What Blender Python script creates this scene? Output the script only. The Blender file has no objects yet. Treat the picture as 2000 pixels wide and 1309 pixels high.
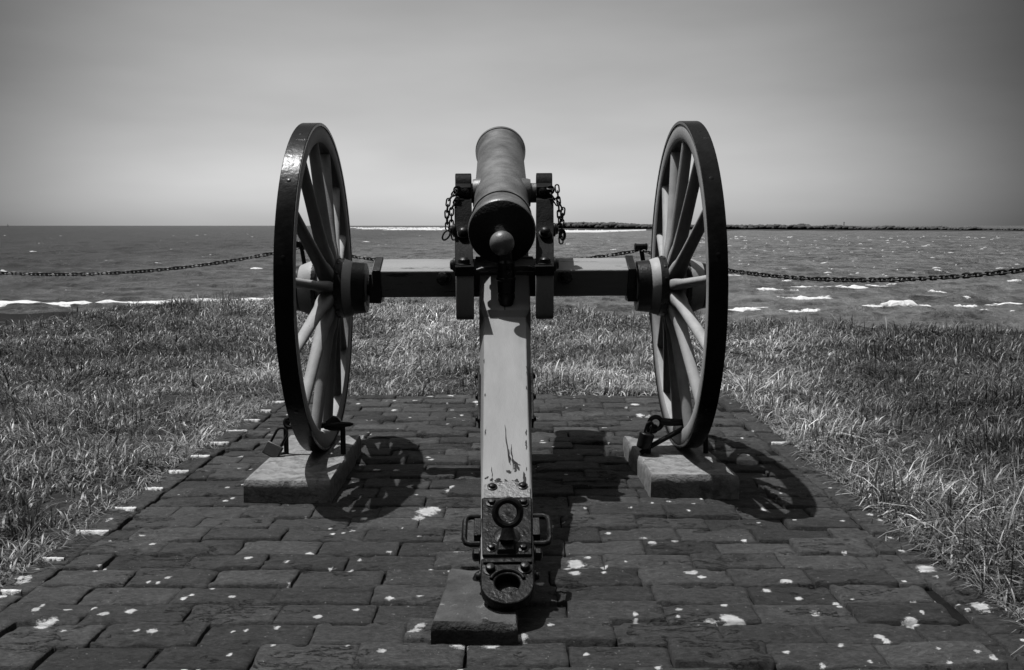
import bpy, math, random
import numpy as np
from mathutils import Matrix, Vector
R = math.radians
scene = bpy.context.scene
rnd = random.Random(7)
rs = np.random.RandomState(11)

# ------------------------------------------------------------------ camera, sky, sun, exposure
PITCH = math.atan(214 / 1880)
cam_d = bpy.data.cameras.new('camera')
cam = bpy.data.objects.new('camera', cam_d)
scene.collection.objects.link(cam)
cam_d.sensor_width = 36
cam_d.lens = 36 * 1880 / 2000
cam_d.clip_start = 0.05
cam_d.clip_end = 60000
cam.location = (0, 0, 1.09)
cam.rotation_euler = (math.pi / 2 - PITCH, 0, 0)
scene.camera = cam

SUN = Vector((-0.285, 0.13, 1.0)).normalized()
elev = math.asin(SUN.z)
azim = math.atan2(SUN.x, SUN.y)
sl = bpy.data.lights.new('sun', 'SUN')
sl.energy = 4.6
sl.angle = R(0.5)
sl.color = (1, 1, 1)
so = bpy.data.objects.new('sun', sl)
scene.collection.objects.link(so)
so.rotation_euler = SUN.to_track_quat('Z', 'Y').to_euler()
so.location = (0, 0, 30)

world = bpy.data.worlds.new('World')
scene.world = world
world.use_nodes = True
wn, wl = world.node_tree.nodes, world.node_tree.links
wn.clear()
w_out = wn.new('ShaderNodeOutputWorld')
w_bg = wn.new('ShaderNodeBackground')
w_bg.inputs['Strength'].default_value = 0.15
sky = wn.new('ShaderNodeTexSky')
sky.sky_type = 'NISHITA'
sky.sun_disc = False
sky.sun_elevation = elev
sky.sun_rotation = azim
sky.air_density = 1.0
sky.dust_density = 2.0
bw = wn.new('ShaderNodeRGBToBW')
wl.new(sky.outputs[0], bw.inputs[0])
tc = wn.new('ShaderNodeTexCoord')


def wmath(op, a, b=None, clamp=False):
    n = wn.new('ShaderNodeMath')
    n.operation = op
    n.use_clamp = clamp
    for i, v in enumerate((a, b)):
        if v is None:
            continue
        if isinstance(v, (int, float)):
            n.inputs[i].default_value = v
        else:
            wl.new(v, n.inputs[i])
    return n.outputs[0]


sep = wn.new('ShaderNodeSeparateXYZ')
wl.new(tc.outputs['Generated'], sep.inputs[0])
# sky shaping: bright bank ahead, darker higher up, painted-in vignette to the sides
az = wmath('ARCTAN2', sep.outputs['X'], sep.outputs['Y'])
azs = wmath('ADD', az, 0.03)
az2 = wmath('MULTIPLY', azs, azs)
el = wmath('MAXIMUM', sep.outputs['Z'], 0.0)
el2 = wmath('MULTIPLY', el, el)
az4 = wmath('MULTIPLY', az2, az2)
q = wmath('ADD', wmath('MINIMUM', wmath('ADD', wmath('MULTIPLY', az4, 19.0), wmath('MULTIPLY', az2, 0.8)), 1.9), wmath('ADD', wmath('MULTIPLY', el2, 3.5), 0.0))
g = wmath('EXPONENT', wmath('MULTIPLY', q, -1.0))
low = wmath('EXPONENT', wmath('MULTIPLY', el, -26.0))
g = wmath('MULTIPLY', g, wmath('ADD', 1.0, wmath('MULTIPLY', low, 1.9)))
high = wn.new('ShaderNodeMapRange')  # zenith brightened as added fill light
high.interpolation_type = 'SMOOTHSTEP'
high.inputs['From Min'].default_value = 0.5
high.inputs['From Max'].default_value = 0.85
high.inputs['To Min'].default_value = 0.0
high.inputs['To Max'].default_value = 1.0
wl.new(sep.outputs['Z'], high.inputs[0])
g = wmath('ADD', g, high.outputs[0])
# faint cloud streaks
mp = wn.new('ShaderNodeMapping')
mp.inputs['Scale'].default_value = (1.2, 1.2, 5.0)
mp.inputs['Rotation'].default_value = (0, R(14), 0)
wl.new(tc.outputs['Generated'], mp.inputs[0])
cn = wn.new('ShaderNodeTexNoise')
cn.inputs['Scale'].default_value = 2.0
cn.inputs['Detail'].default_value = 4
wl.new(mp.outputs[0], cn.inputs['Vector'])
cl = wmath('ADD', wmath('MULTIPLY', wmath('SUBTRACT', cn.outputs[0], 0.5), 0.6), 1.0)
mask = wmath('MULTIPLY', wmath('ADD', wmath('MULTIPLY', g, 0.77), 0.02), cl)
val = wmath('MULTIPLY', bw.outputs[0], mask)
wl.new(val, w_bg.inputs['Color'])
wl.new(w_bg.outputs[0], w_out.inputs[0])

scene.view_settings.view_transform = 'Standard'
scene.view_settings.look = 'None'
scene.view_settings.gamma = 1
scene.view_settings.exposure = 0.0
scene.render.resolution_x = 1024
scene.render.resolution_y = 670
scene.cycles.max_bounces = 6
scene.cycles.diffuse_bounces = 0

col = scene.collection

# ------------------------------------------------------------------ numeric helpers


def _h(ix, iy, seed):
    n = (ix.astype(np.int64) * 374761393 + iy.astype(np.int64) * 668265263 + seed * 974634777) & 0x7fffffff
    n = (n ^ (n >> 13)) * 1274126177 & 0x7fffffff
    n = n ^ (n >> 16)
    return (n & 0xffff) / 65535.0


def vnoise(x, y, seed=0):
    x = np.asarray(x, float)
    y = np.asarray(y, float)
    ix = np.floor(x)
    iy = np.floor(y)
    fx = x - ix
    fy = y - iy
    fx = fx * fx * (3 - 2 * fx)
    fy = fy * fy * (3 - 2 * fy)
    a = _h(ix, iy, seed)
    b = _h(ix + 1, iy, seed)
    c = _h(ix, iy + 1, seed)
    d = _h(ix + 1, iy + 1, seed)
    return (a + (b - a) * fx) * (1 - fy) + (c + (d - c) * fx) * fy


def fbm(x, y, seed=0, octs=4):
    s = 0
    a = 0.5
    for i in range(octs):
        s = s + a * (vnoise(x, y, seed + i) - 0.5)
        x = x * 2.03 + 5.1
        y = y * 2.03 + 1.7
        a *= 0.5
    return s


def interp_poly(pts, x):
    p = np.array(pts, float)
    return np.interp(x, p[:, 0], p[:, 1])


# ------------------------------------------------------------------ materials
def nmat(name):
    m = bpy.data.materials.new(name)
    m.use_nodes = True
    n = m.node_tree.nodes
    l = m.node_tree.links
    b = n['Principled BSDF']
    return m, n, l, b


def gray(v):
    return (v, v, v, 1)


def pm(name, base, rough=0.6, var=0.3, scale=6, bump=0.1, bscale=60, metallic=0, spec=0.5,
       wear=None, wscale=12, wthr=0.62, aniso=(1, 1, 1), rvar=0.1, wsoft=0.03, coat=0.0):
    """grey procedural material: broad tone variation, fine bump, optional worn patches of another tone"""
    m, n, l, b = nmat(name)
    tc = n.new('ShaderNodeTexCoord')
    mp = n.new('ShaderNodeMapping')
    mp.inputs['Scale'].default_value = aniso
    l.new(tc.outputs['Object'], mp.inputs[0])
    n1 = n.new('ShaderNodeTexNoise')
    n1.inputs['Scale'].default_value = scale
    n1.inputs['Detail'].default_value = 8
    n1.inputs['Roughness'].default_value = 0.65
    l.new(mp.outputs[0], n1.inputs['Vector'])
    cr = n.new('ShaderNodeMapRange')
    cr.inputs['From Min'].default_value = 0.3
    cr.inputs['From Max'].default_value = 0.7
    cr.inputs['To Min'].default_value = base * (1 - var)
    cr.inputs['To Max'].default_value = base * (1 + var)
    l.new(n1.outputs[0], cr.inputs[0])
    n2 = n.new('ShaderNodeTexNoise')
    n2.inputs['Scale'].default_value = bscale
    n2.inputs['Detail'].default_value = 6
    l.new(mp.outputs[0], n2.inputs['Vector'])
    out = cr.outputs[0]
    hgt = n2.outputs[0]
    if wear is not None:
        n3 = n.new('ShaderNodeTexNoise')
        n3.inputs['Scale'].default_value = wscale
        n3.inputs['Detail'].default_value = 9
        n3.inputs['Roughness'].default_value = 0.7
        l.new(mp.outputs[0], n3.inputs['Vector'])
        mr = n.new('ShaderNodeMapRange')
        mr.inputs['From Min'].default_value = wthr - wsoft
        mr.inputs['From Max'].default_value = wthr + wsoft
        l.new(n3.outputs[0], mr.inputs[0])
        mx = n.new('ShaderNodeMix')
        l.new(mr.outputs[0], mx.inputs[0])
        l.new(out, mx.inputs[2])
        mx.inputs[3].default_value = wear
        out = mx.outputs[0]
        sb = n.new('ShaderNodeMath')
        sb.operation = 'SUBTRACT'
        l.new(hgt, sb.inputs[0])
        l.new(mr.outputs[0], sb.inputs[1])
        hgt = sb.outputs[0]
    l.new(out, b.inputs['Base Color'])
    rr = n.new('ShaderNodeMapRange')
    rr.inputs['From Min'].default_value = 0.3
    rr.inputs['From Max'].default_value = 0.7
    rr.inputs['To Min'].default_value = max(0.02, rough - rvar)
    rr.inputs['To Max'].default_value = min(1, rough + rvar)
    l.new(n1.outputs[0], rr.inputs[0])
    l.new(rr.outputs[0], b.inputs['Roughness'])
    b.inputs['Metallic'].default_value = metallic
    b.inputs['Specular IOR Level'].default_value = spec
    if coat:
        b.inputs['Coat Weight'].default_value = coat
        b.inputs['Coat Roughness'].default_value = 0.25
    bp = n.new('ShaderNodeBump')
    bp.inputs['Strength'].default_value = bump
    bp.inputs['Distance'].default_value = 0.004
    l.new(hgt, bp.inputs['Height'])
    l.new(bp.outputs[0], b.inputs['Normal'])
    return m


M = {}
M['paint'] = pm('carriage_paint', 0.225, 0.6, 0.16, 9, 0.25, 200, spec=0.25, aniso=(1.6, .35, .35), wear=0.12, wscale=16, wthr=0.69, wsoft=0.05)
M['wheel_paint'] = pm('wheel_paint', 0.34, 0.6, 0.2, 9, 0.2, 160, spec=0.2, wear=0.05, wscale=18, wthr=0.70)
M['nave'] = pm('nave_paint', 0.33, 0.55, 0.16, 9, 0.2, 120, spec=0.35, wear=0.05, wscale=25, wthr=0.70)
M['axle_paint'] = pm('axle_paint', 0.24, 0.55, 0.15, 6, 0.3, 120, spec=0.35, wear=0.03, wscale=9, wthr=0.62,
                     aniso=(0.35, 3.0, 3.0), wsoft=0.015)
M['iron'] = pm('black_iron', 0.008, 0.36, 0.4, 14, 0.35, 90, spec=0.2, rvar=0.14, wear=0.05, wscale=16, wthr=0.72)
M['tyre'] = pm('tyre_iron', 0.008, 0.25, 0.5, 10, 0.25, 55, spec=0.09, rvar=0.05, wear=0.03, wscale=7, wthr=0.66)
M['rust'] = pm('worn_iron', 0.10, 0.5, 0.6, 30, 1.0, 90, spec=0.7, wear=0.5, wscale=60, wthr=0.62, rvar=0.2)
M['plate'] = pm('trail_iron', 0.006, 0.42, 0.7, 26, 0.8, 60, spec=0.12, rvar=0.22, wear=0.10, wscale=45, wthr=0.70)
M['barrel'] = pm('barrel_metal', 0.110, 0.42, 0.55, 9, 0.28, 180, spec=0.5, rvar=0.08, wear=0.06, wscale=6, wthr=0.62, wsoft=0.12)
M['cheek_iron'] = pm('cheek_iron', 0.008, 0.55, 0.7, 20, 0.4, 90, spec=0.05, rvar=0.12, wear=0.025, wscale=22, wthr=0.70)
M['breech'] = pm('breech_shade', 0.012, 0.8, 0.6, 25, 0.8, 110, spec=0.2, rvar=0.1)  # shade on the breech face painted as near-black metal
M['dark'] = pm('bore_dark', 0.004, 0.9, 0.3, 25, 0.2, 80, spec=0.1)
M['concrete'] = pm('concrete', 0.235, 0.9, 0.36, 14, 1.0, 130, spec=0.2, wear=0.12, wscale=15, wthr=0.58, wsoft=0.08)
M['concrete2'] = pm('old_concrete', 0.06, 0.9, 0.6, 9, 1.0, 110, spec=0.2, wear=0.32, wscale=18, wthr=0.64, wsoft=0.06)
M['mortar'] = pm('lime_mortar', 0.55, 0.95, 0.35, 60, 0.8, 200, spec=0.1)
M['joint'] = pm('joint_sand', 0.010, 1.0, 0.5, 40, 0.8, 200, spec=0.05, wear=0.07, wscale=60, wthr=0.68)
M['soil'] = pm('soil', 0.035, 1.0, 0.6, 9, 0.9, 60, spec=0.05, wear=0.1, wscale=35, wthr=0.6)
M['rock'] = pm('shore_rock', 0.012, 0.9, 0.6, 0.6, 0.9, 3, spec=0.1)
M['sand'] = pm('pale_sand', 0.55, 0.95, 0.15, 0.03, 0.2, 1, spec=0.1)
M['wood_far'] = pm('far_foliage', 0.085, 1.0, 0.35, 0.05, 0.3, 1, spec=0.0)
M['foam'] = pm('sea_foam', 0.62, 0.9, 0.25, 3, 0.6, 6, spec=0.1)
fm = M['foam']
fn, fl_ = fm.node_tree.nodes, fm.node_tree.links
fg = fn.new('ShaderNodeNewGeometry')
fmp = fn.new('ShaderNodeMapping')
fmp.inputs['Scale'].default_value = (4.5, 7, 4)
fl_.new(fg.outputs['Position'], fmp.inputs[0])
fz = fn.new('ShaderNodeTexNoise')
fz.inputs['Scale'].default_value = 1.0
fz.inputs['Detail'].default_value = 6
fz.inputs['Roughness'].default_value = 0.7
fl_.new(fmp.outputs[0], fz.inputs['Vector'])
fr = fn.new('ShaderNodeMapRange')
fe = fn.new('ShaderNodeAttribute')
fe.attribute_name = 'edge'
fma = fn.new('ShaderNodeMath')
fma.operation = 'MULTIPLY_ADD'
fl_.new(fe.outputs['Fac'], fma.inputs[0])
fma.inputs[1].default_value = 0.38
fl_.new(fz.outputs[0], fma.inputs[2])
fr.inputs['From Min'].default_value = 0.44
fr.inputs['From Max'].default_value = 0.74
fr.inputs['To Min'].default_value = 0.0
fl_.new(fma.outputs[0], fr.inputs[0])
fl_.new(fr.outputs[0], fn['Principled BSDF'].inputs['Alpha'])
M['link'] = pm('chain_iron', 0.012, 0.5, 0.5, 30, 0.4, 120, spec=0.4)
M['lock'] = pm('padlock_steel', 0.055, 0.45, 0.3, 40, 0.4, 160, spec=0.5)
M['sail'] = pm('sail_cloth', 0.08, 0.9, 0.2, 1, 0.1, 5)


# ------------------------------------------------------------------ mesh builder
class MB:
    def __init__(self, X=None):
        self.v = []
        self.f = []
        self.mi = []
        self.X = X

    def add(self, vs, fs, mi=0, X=None):
        X = X if X is not None else self.X
        b = len(self.v)
        for p in vs:
            p = Vector(p)
            if X is not None:
                p = X @ p
            self.v.append(tuple(p))
        for f in fs:
            self.f.append([b + i for i in f])
            self.mi.append(mi)

    def hexa(self, p, mi=0, X=None):
        """p: eight corners, bottom ring then top ring"""
        self.add(p, [(3, 2, 1, 0), (4, 5, 6, 7), (0, 1, 5, 4), (1, 2, 6, 5), (2, 3, 7, 6), (3, 0, 4, 7)], mi, X)

    def box(self, x0, x1, y0, y1, z0, z1, mi=0, X=None):
        self.hexa([(x0, y0, z0), (x1, y0, z0), (x1, y1, z0), (x0, y1, z0),
                   (x0, y0, z1), (x1, y0, z1), (x1, y1, z1), (x0, y1, z1)], mi, X)

    def loft(self, rings, mi=0, X=None, cap=True, closed=True):
        n = len(rings[0])
        vs = [p for r in rings for p in r]
        fs = []
        for i in range(len(rings) - 1):
            for j in range(n if closed else n - 1):
                k = (j + 1) % n
                fs.append((i * n + j, i * n + k, (i + 1) * n + k, (i + 1) * n + j))
        if cap:
            fs.append(tuple(range(n))[::-1])
            fs.append(tuple((len(rings) - 1) * n + j for j in range(n)))
        self.add(vs, fs, mi, X)

    def lathe(self, prof, n=32, mi=0, X=None, cap=True):
        """prof: (axial z, radius) about local z"""
        rings = [[(r * math.cos(2 * math.pi * j / n), r * math.sin(2 * math.pi * j / n), z) for j in range(n)]
                 for z, r in prof]
        self.loft(rings, mi, X, cap)

    def tube(self, pts, r, n=10, mi=0, X=None, closed=False, cap=True):
        pts = [Vector(p) for p in pts]
        rings = []
        up = None
        m = len(pts)
        for i, p in enumerate(pts):
            if closed:
                t = pts[(i + 1) % m] - pts[i - 1]
            else:
                t = pts[min(i + 1, m - 1)] - pts[max(i - 1, 0)]
            t.normalize()
            if up is None:
                up = Vector((0, 0, 1)) if abs(t.z) < 0.9 else Vector((1, 0, 0))
            a = t.cross(up).normalized()
            b = a.cross(t).normalized()
            up = b
            rr = r[i] if isinstance(r, (list, tuple)) else r
            rings.append([tuple(p + a * rr * math.cos(2 * math.pi * j / n) + b * rr * math.sin(2 * math.pi * j / n))
                          for j in range(n)])
        if closed:
            rings.append(rings[0])
            cap = False
        self.loft(rings, mi, X, cap)

    def prism(self, poly, x0, x1, mi=0, X=None, f=None):
        """poly in (y,z) extruded along x (f(x,y,z) may remap)"""
        n = len(poly)
        a = [(x0, p[0], p[1]) for p in poly]
        b = [(x1, p[0], p[1]) for p in poly]
        vs = a + b
        if f:
            vs = [f(*p) for p in vs]
        fs = [(j, (j + 1) % n, n + (j + 1) % n, n + j) for j in range(n)]
        fs += [tuple(range(n))[::-1], tuple(range(n, 2 * n))]
        self.add(vs, fs, mi, X)

    def bolt(self, X, r=0.014, h=0.012, n=6, mi=0):
        """washer and domed square or hex head along local z"""
        self.lathe([(0, r * 1.45), (0.003, r * 1.45), (0.004, r * 1.1)], 16, mi, X)
        self.lathe([(0.004, r), (h * 0.8, r), (h, r * 0.8), (h * 1.1, r * 0.3)], n, mi, X)

    def build(self, name, mats, parent=None, bevel=0, smooth=35, seg=2):
        me = bpy.data.meshes.new(name)
        me.from_pydata(self.v, [], self.f)
        if not isinstance(mats, (list, tuple)):
            mats = [mats]
        for m in mats:
            me.materials.append(m)
        me.polygons.foreach_set('material_index', self.mi)
        import bmesh
        bm = bmesh.new()
        bm.from_mesh(me)
        bmesh.ops.recalc_face_normals(bm, faces=bm.faces)
        bm.to_mesh(me)
        bm.free()
        if smooth:
            me.polygons.foreach_set('use_smooth', [True] * len(me.polygons))
            me.set_sharp_from_angle(angle=R(smooth))
        o = bpy.data.objects.new(name, me)
        col.objects.link(o)
        if parent is not None:
            o.parent = parent
        if bevel:
            md = o.modifiers.new('bevel', 'BEVEL')
            md.width = bevel
            md.segments = seg
            md.limit_method = 'ANGLE'
            md.angle_limit = R(40)
            md.harden_normals = False
        return o


def np_mesh(name, V, F4=None, F3=None, mats=None, attrs=None, smooth=False, parent=None):
    me = bpy.data.meshes.new(name)
    n4 = 0 if F4 is None else len(F4)
    n3 = 0 if F3 is None else len(F3)
    me.vertices.add(len(V))
    me.vertices.foreach_set('co', np.asarray(V, np.float32).ravel())
    parts = []
    if n4:
        parts.append(np.asarray(F4, np.int32).ravel())
    if n3:
        parts.append(np.asarray(F3, np.int32).ravel())
    loops = np.concatenate(parts)
    me.loops.add(len(loops))
    me.loops.foreach_set('vertex_index', loops)
    me.polygons.add(n4 + n3)
    ls = np.concatenate([np.arange(n4) * 4, n4 * 4 + np.arange(n3) * 3]).astype(np.int32)
    me.polygons.foreach_set('loop_start', ls)
    if smooth:
        me.polygons.foreach_set('use_smooth', np.ones(n4 + n3, bool))
    for k, a in (attrs or {}).items():
        at = me.attributes.new(k, 'FLOAT', 'POINT')
        at.data.foreach_set('value', np.asarray(a, np.float32))
    for m in mats or []:
        me.materials.append(m)
    me.update(calc_edges=True)
    me.validate()
    o = bpy.data.objects.new(name, me)
    col.objects.link(o)
    if parent:
        o.parent = parent
    return o


def empty(name, loc=(0, 0, 0), rot=(0, 0, 0)):
    o = bpy.data.objects.new(name, None)
    o.empty_display_size = 0.2
    o.location = loc
    o.rotation_euler = rot
    col.objects.link(o)
    return o


def tag(o, label=None, cat=None, group=None, kind=None):
    if label:
        o['label'] = label
    if cat:
        o['category'] = cat
    if group:
        o['group'] = group
    if kind:
        o['kind'] = kind
    return o


def T(x, y, z):
    return Matrix.Translation((x, y, z))


def axis_to(d):
    """matrix turning local z to direction d"""
    return Vector(d).to_track_quat('Z', 'Y').to_matrix().to_4x4()


# ================================================================== SETTING
EDGE = [(-14, 8.6), (-8, 9.0), (-5.3, 9.9), (-4.85, 11.3), (-4.2, 12.1), (-3.4, 12.7), (-1.35, 12.75), (0.63, 11.9),
        (1.6, 11.1), (2.36, 10.35), (3.7, 9.8), (5.05, 9.4), (8, 8.6), (14, 7.0)]
PAD = dict(x0=-1.545, x1=1.40, y0=-2.5, y1=6.17)


def skew(x, y):
    # the paving is turned a little on the left edge
    return x + 0.02 * (y - 4) * np.clip(-x / 1.45, 0, 1)


def ground_h(x, y):
    return fbm(x * 0.9, y * 0.9, 3, 3) * 0.09 - 0.035 + 0.07 * np.clip((y - 8) / 5, 0, 1) + 0.05 * np.clip((x - 1) / 2, 0, 1) * np.clip((y - 7) / 3, 0, 1) + 0.085 * np.clip((-x - .3) / 1.5, 0, 1) * np.clip((y - 9.5) / 2, 0, 1)


# ---- ground (grass bank top) as one sheet, dropping to the shore shelf
def build_ground():
    xs = np.concatenate([np.linspace(-60, -14, 12), np.linspace(-13.5, 13.5, 180), np.linspace(14, 60, 12)])
    ts = np.concatenate([np.linspace(0, 1, 120), [1.01, 1.02, 1.05, 1.10, 1.2]])
    V = []
    yb = -30
    edge = interp_poly([(-60, 6.0)] + EDGE + [(60, 3.0)], xs) + fbm(xs * 1.3, xs * 0, 5, 3) * 0.5
    nx, nt = len(xs), len(ts)
    X = np.repeat(xs[:, None], nt, 1)
    Tt = np.repeat(ts[None], nx, 0)
    t1 = np.clip(Tt, 0, 1)
    E_ = edge[:, None]
    Y = np.where(t1 < 1, yb + (E_ - yb) * (1 - (1 - t1) ** 1.6), E_)
    Z = ground_h(X, Y)
    drop = np.clip((Tt - 1), 0, None)
    Y = Y + drop * 12
    Z = np.where(drop > 0, -drop * 22 * 0.62 - 0.1, Z)
    # sink under the paving
    inside = (X > PAD['x0'] + 0.05) & (X < PAD['x1'] - 0.05) & (Y < PAD['y1'] - 0.05) & (Y > PAD['y0'])
    Z = np.where(inside, -0.10, Z)
    V = np.stack([X, Y, Z], 2).reshape(-1, 3)
    idx = np.arange(nx * nt).reshape(nx, nt)
    F = np.stack([idx[:-1, :-1], idx[1:, :-1], idx[1:, 1:], idx[:-1, 1:]], 2).reshape(-1, 4)
    o = np_mesh('ground', V, F, mats=[M['soil']], smooth=True)
    tag(o, kind='structure')


build_ground()

# ---- shore shelf of dark rock below the bank
SHORE = [(-80, 43), (-60, 43.5), (-25.4, 45.6), (-20.5, 45.8), (-15.2, 47.8), (-12, 49), (-3, 49), (2.5, 43.5), (9.6, 37.5), (14, 35), (19, 33), (40, 29), (90, 24)]


def build_shelf():
    xs = np.linspace(-80, 90, 240)
    ys_e = interp_poly(SHORE, xs) + fbm(xs * 0.4, xs * 0, 9, 4) * 1.0
    ys_e = ys_e * (0.86 - 0.22 * np.clip((xs + 14) / 12, 0, 1))
    nt = 40
    t = np.linspace(0, 1, nt)
    X = np.repeat(xs[:, None], nt, 1)
    Y = 6 + (ys_e[:, None] - 6) * t[None]
    Z = -2.42 - 0.0 * t[None] ** 3 + fbm(X * 0.7, Y * 0.7, 21, 4) * 0.30
    Z[:, -1] = -3.3
    V = np.stack([X, Y, Z], 2).reshape(-1, 3)
    idx = np.arange(240 * nt).reshape(240, nt)
    F = np.stack([idx[:-1, :-1], idx[1:, :-1], idx[1:, 1:], idx[:-1, 1:]], 2).reshape(-1, 4)
    tag(np_mesh('rocky_shore', V, F, mats=[M['rock']], smooth=True), kind='structure')


build_shelf()

# ---- sea
SEA_Z = -3.0


def sea_h(x, y):
    d = np.sqrt(x * x + y * y)
    h = 0
    rr = np.random.RandomState(5)
    for lam, amp in ((14, .06), (9, .07), (6, .08), (4, .11), (2.7, .11), (1.8, .09), (1.1, .06), (.7, .03)):
        for k in range(3):
            th = math.radians(rr.uniform(-115, -65) if lam > 3 else rr.uniform(-130, -50))
            ph = rr.uniform(0, 6.28)
            kx, ky = math.cos(th) * 6.283 / lam, math.sin(th) * 6.283 / lam
            wob = 1.6 * vnoise(x / (lam * 3), y / (lam * 3), 40 + k)
            fade = np.clip(1.3 - d / (lam * 95), 0, 1)
            h = h + amp * 0.55 * fade * (1 - np.abs(np.sin(0.5 * (kx * x + ky * y + ph) + wob))) * 1.4
    h = h * (0.6 + 0.9 * vnoise(x / 11, y / 7, 77))
    return h - 0.25 * np.clip(1 - d / 1500, 0, 1)


def build_sea():
    nr, nc = 1000, 520
    r = 33 * (16000 / 33) ** (np.linspace(0, 1, nr) ** 1.0)
    a = np.radians(np.concatenate([np.linspace(-84, -36, 60)[:-1], np.linspace(-36, 36, nc - 118), np.linspace(36, 84, 60)[1:]]))
    Rr, A = np.meshgrid(r, a, indexing='ij')
    X = Rr * np.tan(A)
    Y = Rr
    Z = SEA_Z + sea_h(X, Y)
    V = np.stack([X, Y, Z], 2).reshape(-1, 3)
    idx = np.arange(nr * nc).reshape(nr, nc)
    F = np.stack([idx[:-1, :-1], idx[:-1, 1:], idx[1:, 1:], idx[1:, :-1]], 2).reshape(-1, 4)
    m, n, l, b = nmat('sea_water')
    tc = n.new('ShaderNodeTexCoord')
    geo = n.new('ShaderNodeNewGeometry')
    hs = []
    for sc, sy, w in ((0.45, 0.9, 1.0), (1.6, 0.7, 0.8), (0.10, 1.0, 0.7)):
        mp = n.new('ShaderNodeMapping')
        mp.inputs['Scale'].default_value = (sc, sc * sy, sc)
        mp.inputs['Rotation'].default_value = (0, 0, R(6))
        l.new(geo.outputs['Position'], mp.inputs[0])
        nz = n.new('ShaderNodeTexNoise')
        nz.inputs['Scale'].default_value = 1.0
        nz.inputs['Detail'].default_value = 6
        nz.inputs['Roughness'].default_value = 0.75
        l.new(mp.outputs[0], nz.inputs['Vector'])
        mu = n.new('ShaderNodeMath')
        mu.operation = 'MULTIPLY'
        mu.inputs[1].default_value = w
        l.new(nz.outputs[0], mu.inputs[0])
        hs.append(mu.outputs[0])
    ad = n.new('ShaderNodeMath')
    l.new(hs[0], ad.inputs[0])
    l.new(hs[1], ad.inputs[1])
    ad2 = n.new('ShaderNodeMath')
    l.new(ad.outputs[0], ad2.inputs[0])
    l.new(hs[2], ad2.inputs[1])
    bp = n.new('ShaderNodeBump')
    bp.inputs['Strength'].default_value = 0.9
    bp.inputs['Distance'].default_value = 0.45
    l.new(ad2.outputs[0], bp.inputs['Height'])
    l.new(bp.outputs[0], b.inputs['Normal'])
    b.inputs['Roughness'].default_value = 0.32
    b.inputs['IOR'].default_value = 1.33
    # silty water colour, with ripple light and dark painted in from the bump height
    mr = n.new('ShaderNodeMapRange')
    mr.inputs['From Min'].default_value = 1.05
    mr.inputs['From Max'].default_value = 1.45
    mr.inputs['To Min'].default_value = 0.02
    mr.inputs['To Max'].default_value = 0.15
    l.new(ad2.outputs[0], mr.inputs[0])
    # water colour darkens towards the left
    sx_ = n.new('ShaderNodeSeparateXYZ')
    l.new(geo.outputs['Position'], sx_.inputs[0])
    dp = n.new('ShaderNodeMapRange')
    dp.interpolation_type = 'SMOOTHSTEP'
    dp.inputs['From Min'].default_value = -60
    dp.inputs['From Max'].default_value = 12
    dp.inputs['To Min'].default_value = 0.25
    dp.inputs['To Max'].default_value = 1.25
    l.new(sx_.outputs[0], dp.inputs[0])
    dm = n.new('ShaderNodeMath')
    dm.operation = 'MULTIPLY'
    l.new(mr.outputs[0], dm.inputs[0])
    l.new(dp.outputs[0], dm.inputs[1])
    l.new(dm.outputs[0], b.inputs['Base Color'])
    tag(np_mesh('sea', V, F, mats=[m], smooth=True), kind='structure')


build_sea()


FA = []


def foam_patch(Vs, Fs, cx, cy, L, W, H, seed, rag=0.35, nx=26, ny=6, jag=0.8):
    """low ragged ridge of broken water"""
    u = np.linspace(-1, 1, nx)
    v = np.linspace(-1, 1, ny)
    U, Vv = np.meshgrid(u, v, indexing='ij')
    env = np.sqrt(np.clip(1 - U ** 2, 0, 1)) * (1 - rag + rag * 2 * vnoise(U * 5 + seed, U * 0 + seed, 3))
    X = cx + U * L / 2 + fbm(U * 4 + seed, Vv * 2, 4, 2) * 0.3 * L / 6
    Y = cy + Vv * W / 2 * env + fbm(U * 3 + seed, U * 0 + seed * 2, 6, 3) * W * jag
    prof = np.clip(1 - Vv ** 2, 0, 1) * (1 - .35 * Vv)
    Z = SEA_Z + sea_h(X, Y) + 0.006 + 0.45 * H * env * prof * (0.35 + 1.3 * vnoise(U * 7 + seed * 3, Vv * 2 + seed, 8)) - 0.05 * (1 - env) - 0.05 * np.abs(Vv) ** 3
    FA.append(((1 - Vv ** 2) * (1 - U ** 4)).ravel())
    base = sum(len(a) for a in Vs)
    Vs.append(np.stack([X, Y, Z], 2).reshape(-1, 3))
    idx = base + np.arange(nx * ny).reshape(nx, ny)
    Fs.append(np.stack([idx[:-1, :-1], idx[1:, :-1], idx[1:, 1:], idx[:-1, 1:]], 2).reshape(-1, 4))


def sea_pt(px, py, z=SEA_Z + 0.12):
    """where on the sea a breaker seen in the survey stands (px, py in the 2000 px frame)"""
    a = (px - 1000) / 1880
    b = -(py - 654.5) / 1880
    y = math.cos(PITCH) + b * math.sin(PITCH)
    zz = b * math.cos(PITCH) - math.sin(PITCH)
    s = (z - 1.09) / zz
    return a * s, y * s


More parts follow.
